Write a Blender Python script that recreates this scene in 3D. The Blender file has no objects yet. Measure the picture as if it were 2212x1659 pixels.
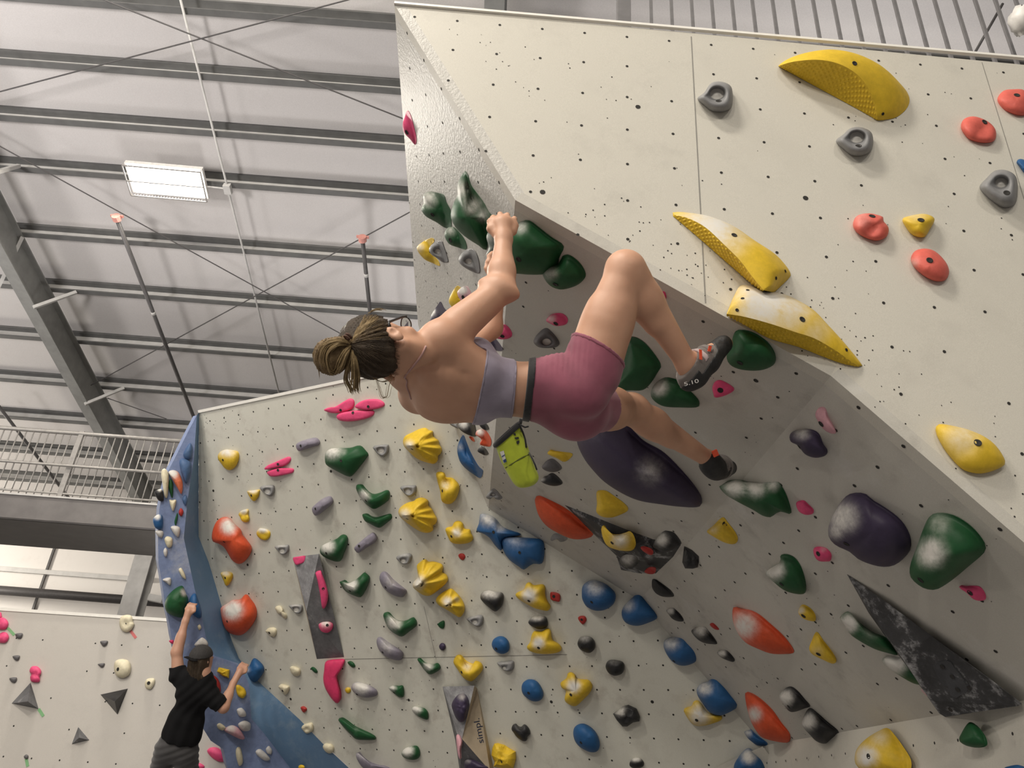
import bpy, math, random
import numpy as np
from mathutils import Vector, Matrix
from mathutils.bvhtree import BVHTree
random.seed(7); RNG = np.random.default_rng(7)
SC = bpy.context.scene
COL = SC.collection
# ------------------------------------------------------------------ camera model (2212 x 1659)
FPX, PITCH, ROLL = 1682.98, 0.4886802, 0.0750910
CAM = np.array([0, 0, 1.5])
FW = np.array([0, math.cos(PITCH), math.sin(PITCH)])
_R0 = np.array([1., 0, 0]); _U0 = np.array([0, -math.sin(PITCH), math.cos(PITCH)])
RT = math.cos(ROLL)*_R0 + math.sin(ROLL)*_U0
UP = -math.sin(ROLL)*_R0 + math.cos(ROLL)*_U0
def ray(x, y): return FW + ((x-1106)/FPX)*RT - ((y-829.5)/FPX)*UP
def P(x, y, d): return CAM + ray(x, y)*d
def rays(a): return FW + ((a[:, :1]-1106)/FPX)*RT - ((a[:, 1:2]-829.5)/FPX)*UP
def unit(v): v = np.asarray(v, float); return v/np.linalg.norm(v)
def VC(x, y, z): return x*RT - y*UP + z*FW          # vector: right, down, away
def plane(a, b, c):
    n = unit(np.cross(b-a, c-a))
    if (CAM-a) @ n < 0: n = -n
    return (n, a)
def hit(x, y, pl, off=0.0):
    n, o = pl; d = ray(x, y)
    return CAM + d*(((o+n*off-CAM) @ n)/(d @ n))

cam = bpy.data.cameras.new('camera'); co = bpy.data.objects.new('camera', cam); COL.objects.link(co)
cam.sensor_fit = 'HORIZONTAL'; cam.sensor_width = 36; cam.lens = 36*FPX/2212
cam.clip_start = .05; cam.clip_end = 200
M = Matrix.Identity(4)
for i in range(3): M[i][0], M[i][1], M[i][2], M[i][3] = RT[i], UP[i], -FW[i], CAM[i]
co.matrix_world = M; SC.camera = co
vs = SC.view_settings; vs.view_transform = 'Standard'; vs.look = 'None'; vs.gamma = 1; vs.use_curve_mapping = False
vs.exposure = 0.0

# ------------------------------------------------------------------ materials
def newmat(name):
    m = bpy.data.materials.new(name); m.use_nodes = True
    nt = m.node_tree; return m, nt, nt.nodes['Principled BSDF']
def node(nt, typ, **kw):
    n = nt.nodes.new(typ)
    for k, v in kw.items():
        if k.startswith('i_'): n.inputs[k[2:].replace('_', ' ')].default_value = v
        else: setattr(n, k, v)
    return n
def noise(nt, scale, detail=4, rough=.6):
    tc = node(nt, 'ShaderNodeTexCoord')
    n = node(nt, 'ShaderNodeTexNoise'); n.inputs['Scale'].default_value = scale
    n.inputs['Detail'].default_value = detail; n.inputs['Roughness'].default_value = rough
    nt.links.new(tc.outputs['Object'], n.inputs['Vector']); return n
def ramp(nt, src, stops):
    r = node(nt, 'ShaderNodeValToRGB'); e = r.color_ramp.elements
    while len(e) < len(stops): e.new(.5)
    for el, (p, c) in zip(e, stops): el.position = p; el.color = (*c, 1) if len(c) == 3 else c
    nt.links.new(src, r.inputs['Fac']); return r
def mix(nt, fac, a, b, bt='MIX'):
    m = node(nt, 'ShaderNodeMix', data_type='RGBA', blend_type=bt)
    for k, v in ((0, fac), (6, a), (7, b)):
        if hasattr(v, 'links'): nt.links.new(v, m.inputs[k])
        else: m.inputs[k].default_value = v if k == 0 else (*v, 1)
    return m.outputs[2]
def bump(nt, bs, src, strength, dist=.01):
    b = node(nt, 'ShaderNodeBump'); b.inputs['Strength'].default_value = strength; b.inputs['Distance'].default_value = dist
    nt.links.new(src, b.inputs['Height']); nt.links.new(b.outputs['Normal'], bs.inputs['Normal'])
def simple(name, col, rough=.6, metal=0., var=.12, scale=20, bmp=0.):
    m, nt, bs = newmat(name)
    n = noise(nt, scale)
    r = ramp(nt, n.outputs['Fac'], [(.3, tuple(c*(1-var) for c in col)), (.7, tuple(min(1, c*(1+var)) for c in col))])
    nt.links.new(r.outputs['Color'], bs.inputs['Base Color'])
    bs.inputs['Roughness'].default_value = rough; bs.inputs['Metallic'].default_value = metal
    if bmp: bump(nt, bs, n.outputs['Fac'], bmp)
    return m
def wallmat(name, base, dirt, dirtamt, rough=.55, grain=260, gb=.12, chalk=None):
    m, nt, bs = newmat(name)
    big = noise(nt, 1.6, 5, .65); mid = noise(nt, 6.5, 6, .7); fine = noise(nt, grain, 2, .6)
    r1 = ramp(nt, big.outputs['Fac'], [(.42, (0, 0, 0)), (.72, (1, 1, 1))])
    r2 = ramp(nt, mid.outputs['Fac'], [(.5, (0, 0, 0)), (.75, (1, 1, 1))])
    f = node(nt, 'ShaderNodeMath', operation='MULTIPLY'); nt.links.new(r1.outputs['Color'], f.inputs[0]); nt.links.new(r2.outputs['Color'], f.inputs[1])
    f2 = node(nt, 'ShaderNodeMath', operation='MULTIPLY'); nt.links.new(f.outputs[0], f2.inputs[0]); f2.inputs[1].default_value = dirtamt
    c = mix(nt, f2.outputs[0], base, dirt)
    r3 = ramp(nt, fine.outputs['Fac'], [(.3, (.93,)*3), (.7, (1.05,)*3)])
    c = mix(nt, 1.0, c, r3.outputs['Color'], 'MULTIPLY')
    if chalk:
        n4 = noise(nt, 2.7, 6, .72); r4 = ramp(nt, n4.outputs['Fac'], [(.55, (0, 0, 0)), (.75, (chalk,)*3)])
        c = mix(nt, r4.outputs['Color'], c, (.66, .65, .63))
    nt.links.new(c, bs.inputs['Base Color']); bs.inputs['Roughness'].default_value = rough
    bump(nt, bs, fine.outputs['Fac'], gb, .004)
    return m
M_A = wallmat('pale_wall_paint', (.60, .575, .51), (.34, .32, .29), .35)
M_B = wallmat('textured_wall_paint', (.55, .535, .50), (.45, .44, .42), .4, .5, 60, .8)
M_C = wallmat('board_paint', (.60, .59, .525), (.33, .29, .25), .85)
M_D = wallmat('overhang_paint', (.54, .52, .47), (.24, .22, .20), .85, chalk=.5)
M_E = wallmat('far_wall_paint', (.55, .52, .48), (.40, .37, .35), .4)
M_STRIP = wallmat('blue_paint', (.115, .215, .36), (.30, .38, .46), .7)
M_BLUE = wallmat('violet_blue_paint', (.20, .26, .44), (.08, .10, .22), .9, grain=24, gb=.7, chalk=.4)
M_HOLE = simple('dark_hole', (.02, .018, .016), .8)
M_SEAM = simple('panel_seam', (.25, .24, .22), .8)
M_CEIL = wallmat('ceiling_liner', (.60, .575, .56), (.48, .45, .43), .35, .5, 90, .05)
M_STEEL = simple('grey_and_shaded_steel', (.11, .11, .107), .55, .0, .12, 6)
M_RAFT = simple('rafter_paint', (.24, .24, .23), .55, .0, .12, 6)
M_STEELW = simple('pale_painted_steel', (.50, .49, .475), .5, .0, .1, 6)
M_RAIL = simple('galvanised_rail', (.33, .315, .30), .45, .25, .15, 14)
M_RAILD = simple('grey_rail_paint', (.17, .165, .17), .5, .1, .12, 14)
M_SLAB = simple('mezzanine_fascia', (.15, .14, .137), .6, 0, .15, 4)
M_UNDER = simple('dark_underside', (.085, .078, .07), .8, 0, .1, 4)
M_PANEL = wallmat('white_wall_panel', (.66, .63, .60), (.5, .47, .44), .6)
M_FLOOR = simple('grey_mat', (.17, .165, .17), .8, 0, .2, 3)
M_WHITE = simple('white_enamel', (.75, .73, .70), .4)
M_EDGEW = simple('white_edge', (.85, .83, .78), .4, 0, .03)
M_ROD = simple('dark_rod', (.085, .08, .08), .5, .3)
M_PIPE = simple('dark_pipe', (.10, .095, .095), .5, .2)
M_CAP = simple('pink_cap', (.62, .28, .24), .6)
m, nt, bs = newmat('lamp_glow'); bs.inputs['Base Color'].default_value = (.9, .9, .85, 1)
bs.inputs['Emission Color'].default_value = (1, .93, .82, 1); bs.inputs['Emission Strength'].default_value = 14; M_GLOW = m

HC = dict(Y=(.70, .47, .03), G=(.012, .078, .026), R=(.24, .24, .245), E=(.12, .115, .12), K=(.72, .075, .20), M=(.62, .04, .13),
          L=(.235, .215, .27), O=(.62, .085, .03), D=(.40, .035, .03), T=(.66, .13, .10), B=(.022, .10, .26), B2=(.07, .13, .26), N=(.022, .022, .024),
          P=(.046, .034, .070), W=(.70, .64, .47), W2=(.60, .58, .56), F=(.62, .33, .38), F2=(.75, .20, .10), S=(.16, .19, .17))
HM = {}
for k, c in HC.items():
    nm = dict(Y='yellow', G='green', R='grey', E='dark_grey', K='pink', M='magenta', L='lilac_grey', O='orange_red', D='red', T='coral', B='blue', B2='slate_blue', N='black', P='purple', W='cream', W2='off_white', F='pale_pink', F2='orange', S='grey_green')[k]
    m, nt, bs = newmat(nm+'_resin')
    at = node(nt, 'ShaderNodeAttribute', attribute_name='chalk')
    n1 = noise(nt, 28, 6, .7); n2 = noise(nt, 330, 2)
    r = ramp(nt, n1.outputs['Fac'], [(.25, (.62,)*3), (.7, (1.08,)*3)])
    f = node(nt, 'ShaderNodeMath', operation='MULTIPLY', use_clamp=True)
    nt.links.new(at.outputs['Fac'], f.inputs[0]); nt.links.new(r.outputs['Color'], f.inputs[1])
    v = ramp(nt, n1.outputs['Fac'], [(.3, tuple(x*.88 for x in c)), (.7, tuple(min(1, x*1.12) for x in c))])
    mr = node(nt, 'ShaderNodeMapRange', interpolation_type='SMOOTHSTEP'); mr.inputs['From Min'].default_value = .10; mr.inputs['From Max'].default_value = .95
    nt.links.new(f.outputs[0], mr.inputs['Value'])
    nt.links.new(mix(nt, mr.outputs[0], v.outputs['Color'], (.66, .64, .60)), bs.inputs['Base Color']); bs.inputs['Specular IOR Level'].default_value = .32
    bs.inputs['Roughness'].default_value = .52; bump(nt, bs, n2.outputs['Fac'], .18, .002)
    HM[k] = m

# ------------------------------------------------------------------ object helpers
def new_obj(name, verts, faces, mats, parent=None, smooth=True, fm=None, attr=None):
    verts = np.asarray(verts, float).reshape(-1, 3)
    c = (verts.min(0)+verts.max(0))/2
    me = bpy.data.meshes.new(name)
    if isinstance(faces, np.ndarray):
        nf = len(faces); k = faces.shape[1]
        me.vertices.add(len(verts)); me.vertices.foreach_set('co', (verts-c).ravel())
        me.loops.add(nf*k); me.loops.foreach_set('vertex_index', faces.astype(np.int32).ravel())
        me.polygons.add(nf); me.polygons.foreach_set('loop_start', np.arange(0, nf*k, k, dtype=np.int32)); me.polygons.foreach_set('loop_total', np.full(nf, k, dtype=np.int32))
        me.update(calc_edges=True)
    else:
        me.from_pydata([tuple(v) for v in verts-c], [], [tuple(int(i) for i in f) for f in faces])
    for m in (mats if isinstance(mats, (list, tuple)) else [mats]): me.materials.append(m)
    if fm is not None: me.polygons.foreach_set('material_index', np.asarray(fm, dtype=np.int32))
    if smooth: me.polygons.foreach_set('use_smooth', np.ones(len(me.polygons), dtype=bool))
    if attr is not None:
        a = me.attributes.new('chalk', 'FLOAT', 'POINT'); a.data.foreach_set('value', np.asarray(attr, dtype=np.float32))
    me.update()
    o = bpy.data.objects.new(name, me); COL.objects.link(o); o.location = Vector(c)
    if parent is not None: attach(o, parent)
    return o
def attach(o, parent):
    o.parent = parent
    L = Vector((0, 0, 0)); q = parent
    while q is not None and q != o:
        L = L + q.location if q.parent is None else L + q.location + q.matrix_parent_inverse.translation
        q = q.parent
    o.matrix_parent_inverse = Matrix.Translation(-L)
def tag(o, label, cat=None, group=None, kind=None):
    if label: o['label'] = label
    if cat: o['category'] = cat
    if group: o['group'] = group
    if kind: o['kind'] = kind
    return o
def empty(name, loc, label, cat, group=None):
    o = bpy.data.objects.new(name, None); COL.objects.link(o); o.location = Vector(loc); o.empty_display_size = .1
    return tag(o, label, cat, group)
class MB:
    def __init__(s): s.v = []; s.f = []; s.m = []; s.n = 0
    def add(s, v, f, mi=0):
        v = np.asarray(v, float).reshape(-1, 3); s.v.append(v)
        for q in f: s.f.append([i+s.n for i in q]); s.m.append(mi)
        s.n += len(v); return s
    def box(s, o, ax, ay, az, mi=0):        # centre + half axes
        o, ax, ay, az = map(np.asarray, (o, ax, ay, az))
        v = [o+i*ax+j*ay+k*az for i in (-1, 1) for j in (-1, 1) for k in (-1, 1)]
        return s.add(v, [(0, 1, 3, 2), (4, 6, 7, 5), (0, 4, 5, 1), (2, 3, 7, 6), (0, 2, 6, 4), (1, 5, 7, 3)], mi)
    def bar(s, a, b, w, h, upv=(0, 0, 1), mi=0):   # rectangular bar a->b
        a, b = np.asarray(a, float), np.asarray(b, float); d = b-a; t = unit(d)
        x = unit(np.cross(t, upv)); y = np.cross(x, t)
        return s.box((a+b)/2, d/2, x*w/2, y*h/2, mi)
    def tube(s, pts, r, n=10, mi=0):
        pts = np.asarray(pts, float); m = len(pts); r = np.broadcast_to(r, (m,))
        t = np.gradient(pts, axis=0); t /= np.linalg.norm(t, axis=1)[:, None]+1e-12
        ref = np.array([0, 0, 1.]) if abs(t[0][2]) < .9 else np.array([1., 0, 0])
        v = []; x = unit(np.cross(t[0], ref))
        for i in range(m):
            x = unit(x - t[i]*(x @ t[i])); y = np.cross(t[i], x)
            for k in range(n):
                a = 2*math.pi*k/n; v.append(pts[i]+r[i]*(math.cos(a)*x+math.sin(a)*y))
        f = [(i*n+k, i*n+(k+1) % n, (i+1)*n+(k+1) % n, (i+1)*n+k) for i in range(m-1) for k in range(n)]
        f += [tuple(range(n))[::-1], tuple((m-1)*n+k for k in range(n))]
        return s.add(v, f, mi)
    def obj(s, name, mats, parent=None, smooth=False):
        return new_obj(name, np.vstack(s.v), s.f, mats, parent, smooth, s.m)

# ------------------------------------------------------------------ climbing walls (planes solved from their bolt grids)
pA = (np.array([.0217749, -.9997629, 0]), np.array([.616321, 2.457842, 4.694515])); hA = np.array([.9997629, .0217749, 0]); vA = np.array([0, 0, 1.])
pC = (np.array([-.4195782, -.7182435, -.55505]), np.array([-1.519896, 6.614853, 4.330586])); hC = np.array([.8634633, -.5044117, 0]); vC = np.array([-.2799737, -.4792653, .831817])
pTL, pK, pS, pBR = hit(852, 10, pA), hit(1113, 432, pA), hit(1795, 812, pA), hit(2212, 1172, pA)
pJ = hit(1055, 1098, pC); pQ = hit(1388, 1285, pC)
pB = plane(pTL, pK, pJ); pD = plane(pK, pS, pJ)
_dl = unit(np.cross(pD[0], pC[0]))                                     # the fold where overhang and white board meet
_dl = _dl if _dl[0] > 0 else -_dl
pQ = pJ + _dl*((pQ-pJ) @ _dl); pG = plane(pS, pBR, pQ)
def meet(a, b, c): return np.linalg.solve(np.array([a[0], b[0], c[0]]), np.array([a[0] @ a[1], b[0] @ b[1], c[0] @ c[1]]))
pV = plane(P(425, 897, 7.85), P(342, 1150, 7.6), P(450, 1400, 7.75))
qa = meet(pC, pG, (np.array([0, 0, 1.]), np.array([0, 0, 1.98]))); qb = np.array([qa[0]+.001, 3.9, 1.98])
pH = plane(qa, qb, (qa+qb)/2 + np.array([.0, 0, -1.0]))
eo = P(0, 1317, 9.0); ee = P(365, 1341, 9.0)
pE = plane(eo, ee, eo + np.array([0, 0, -1.]))
pU = plane(hit(430, 890, pC), hit(429, 1159, pC), P(405, 1081, 7.75))
PL = dict(A=pA, B=pB, C=pC, D=pD, G=pG, V=pV, H=pH, E=pE, U=pU)
TILT = dict(A=.2, B=.62, C=.25, D=.45, G=.4, V=.4, H=.4, E=.15, U=.4)

def disc(c, n, r, k=8):
    x = unit(np.cross(n, (0.3, .2, 1))); y = np.cross(n, x)
    return [c + r*(math.cos(2*math.pi*i/k)*x + math.sin(2*math.pi*i/k)*y) for i in range(k)]
def inside(p, poly):
    c = False; j = len(poly)-1
    for i in range(len(poly)):
        (xi, yi), (xj, yj) = poly[i], poly[j]
        if (yi > p[1]) != (yj > p[1]) and p[0] < (xj-xi)*(p[1]-yi)/(yj-yi)+xi: c = not c
        j = i
    return c
def wall(name, pts, pl, mat, holes=(), thick=.05, seams=()):
    n = pl[0]; b = MB(); pts = [np.asarray(p) for p in pts]; k = len(pts)
    b.add(pts + [p-n*thick for p in pts], [tuple(range(k)), tuple(range(2*k-1, k-1, -1))] + [(i, k+i, k+(i+1) % k, (i+1) % k) for i in range(k)])
    for c, r in holes: b.add(disc(c+n*.0012, n, r), [tuple(range(8))], 1)
    for a, c, w in seams:
        s = unit(np.cross(unit(c-a), n))*w/2; e = n*.001
        b.add([a-s+e, a+s+e, c+s+e, c-s+e], [(0, 1, 2, 3)], 2)
    return tag(b.obj(name, [mat, M_HOLE, M_SEAM]), None, kind='structure')
def grid(pl, h, v, o, cols, rows, px, r=.0065, sp=.2, skip=.04):
    """bolt holes of a wall: a regular lattice clipped to the wall's outline"""
    out = []
    x, y = np.array(h), np.array(v)
    poly2 = [((q-o) @ x, (q-o) @ y) for q in px]
    for i in range(*cols):
        for j in rows:
            if RNG.random() < skip: continue
            c = o + x*sp*i + y*sp*j
            if inside((sp*i, sp*j), poly2): out.append((c, r))
    return out
def screws(pl, px, k, r=.0028, zone=None):
    out = []; n, o = pl; x = unit(np.cross(n, (0, .3, 1))); y = np.cross(n, x)
    p2 = np.array([((q-o) @ x, (q-o) @ y) for q in px]); lo, hi = p2.min(0), p2.max(0)
    cl = [lo+(hi-lo)*RNG.random(2) for _ in range(max(4, k//6))]
    while len(out) < k:
        c = cl[RNG.integers(len(cl))]+RNG.normal(0, .13, 2) if RNG.random() < .7 else lo+(hi-lo)*RNG.random(2)
        if inside(c, p2): out.append((o+x*c[0]+y*c[1], r*(.6+.7*RNG.random())))
    return out
# right face
dAS = unit(pBR-pS); far = pBR+dAS*2.6
kc = pS+dAS*((pS[2]-1.98)/-dAS[2]); onA = lambda x, z: pA[1]+hA*((x-pA[1][0])/hA[0])+vA*(z-pA[1][2])
a_pts = [pTL, pK, pS, pBR, kc, onA(kc[0], 0), onA(6.2, 0), onA(6.2, 4.85), hit(2212, 140, pA)]
oA = pA[1]
hl = grid(pA, hA, vA, oA, (-8, 24), [0.83, 0, -1, -2, -3, -4, -5, -6, -7, -8, -9, -10, -11, -12], a_pts, .0068)
for px in ((1378, 231), (1740, 428), (1172, 415)): hl.append((hit(*px, pA), .012))
hl += screws(pA, [hit(*q, pA) for q in ((1113, 400), (1250, 330), (1700, 620), (2212, 900), (2212, 1150), (1795, 800))], 150)
hl += screws(pA, [hit(*q, pA) for q in ((950, 60), (2212, 150), (2212, 900), (1700, 620), (1250, 330))], 90)
wall('wall_right', a_pts, pA, M_A, hl, .06, [(hit(1493, 79, pA), hit(1524, 655, pA), .005), (hit(2121, 135, pA), hit(2215, 440, pA), .003)])
# narrow left face
bl = hit(903, 700, pB); bc = hit(925, 786, pB)
b_pts = [pTL, bl, bc, pJ, pK]
hB = unit(np.cross(pB[0], (0, 0, 1))); hB = hB if hB[1] > 0 else -hB; vB = np.cross(hB, pB[0]); vB = vB if vB[2] > 0 else -vB
hl = grid(pB, hB, vB, hit(919.8, 205, pB), (-14, 24), range(-12, 8), b_pts, .0075)
wall('wall_inner_left', b_pts, pB, M_B, hl, .05)
# overhang, two panels
d_pts = [pK, pJ, pQ, pS]
hD = unit(np.cross(pD[0], (0, 0, 1))); hD = hD if hD[1] > 0 else -hD; vD = np.cross(hD, pD[0]); vD = vD if vD[2] > 0 else -vD
hl = grid(pD, hD, vD, hit(1238.6, 538, pD), (-20, 24), range(-14, 12), d_pts, .0075, .2, .25) + screws(pD, d_pts, 60)
hl.append((hit(1633, 822, pD), .011))
wall('wall_overhang', d_pts, pD, M_D, hl, .05)
qe = kc
pQ2 = hit(1640, 1615, pC)
g_pts = [pS, pQ, qa, qe]
g_pts = [p - pG[0]*((p-pG[1]) @ pG[0]) for p in g_pts]
hG = unit(np.cross(pG[0], (0, 0, 1))); hG = hG if hG[1] > 0 else -hG; vG = np.cross(hG, pG[0]); vG = vG if vG[2] > 0 else -vG
hl = grid(pG, hG, vG, hit(1846, 1049, pG), (-14, 24), range(-10, 12), g_pts, .0085, .2, .25) + screws(pG, g_pts, 80)
wall('wall_overhang_lower', g_pts, pG, M_D, hl, .05)
h_pts = [qa, qe, onA(kc[0], 0)-hA*0, qa+np.array([.06, 0, -1.98])]
wall('wall_kicker', h_pts, pH, M_A, grid(pH, unit(qb-qa), np.array([0, 0, 1.]), qb+np.array([0, 0, -.12]), (-14, 14), range(-9, 1), h_pts, .007), .05)
# big white board
left = [(430, 890), (429, 1159), (451, 1215), (475, 1297), (502, 1387), (516, 1422), (559, 1473), (596, 1507), (647, 1554), (697, 1606), (755, 1657), (840, 1740)]
c_pts = [hit(925, 786, pC), pJ, pQ, qa, meet(pC, pH, (np.array([0, 0, 1.]), np.array([0, 0, .9]))), hit(1000, 1830, pC)] + [hit(x, y, pC) for x, y in left[::-1]]
hl = grid(pC, hC, vC, pC[1], (-12, 30), range(-22, 4), c_pts, .0085, .2, .06) + screws(pC, c_pts, 260, .004)
for px in ((461, 1060), (715, 1018), (535, 1220), (883, 1512), (628, 1510), (1191, 1516), (1409, 1516)): hl.append((hit(*px, pC), .014))
wall('wall_white_board', c_pts, pC, M_C, hl, .05, [(hit(745, 1424, pC), hit(1225, 1414, pC), .006), (hit(916, 1310, pC), hit(942, 1424, pC), .004)])
# blue strip and blue wall
sl = [(425, 897), (419, 990), (405, 1081), (397, 1162), (404, 1195), (420, 1270), (435, 1328), (446, 1383), (464, 1417), (520, 1440), (538, 1478), (543, 1552), (575, 1590), (621, 1651), (680, 1730)]
sr = [(430, 890), (429, 990), (429, 1081), (429, 1159), (451, 1215), (466, 1265), (484, 1328), (502, 1387), (516, 1422), (540, 1452), (559, 1473), (596, 1507), (647, 1554), (697, 1606), (840, 1740)]
b = MB(); v = []
for (x, y), (x2, y2) in zip(sl, sr): v += [hit(x, y, pV), hit(x2, y2, pC)]
b.add(v, [(2*i, 2*i+2, 2*i+3, 2*i+1) for i in range(len(sl)-1)])
tag(b.obj('wall_blue_strip', [M_STRIP], None, True), None, kind='structure')
vl = [(425, 897), (405, 935), (385, 975), (362, 1020), (352, 1060), (344, 1100), (341, 1150), (342, 1215), (350, 1260), (357, 1310), (365, 1345), (371, 1382), (384, 1440), (400, 1500), (430, 1560), (455, 1600), (482, 1618), (492, 1662), (520, 1740), (640, 1740)]
v_pts = [hit(x, y, pV) for x, y in vl] + [hit(x, y, pV) for x, y in sl[::-1][:-1]]
wall('wall_blue', v_pts, pV, M_BLUE, (), .25)
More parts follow.
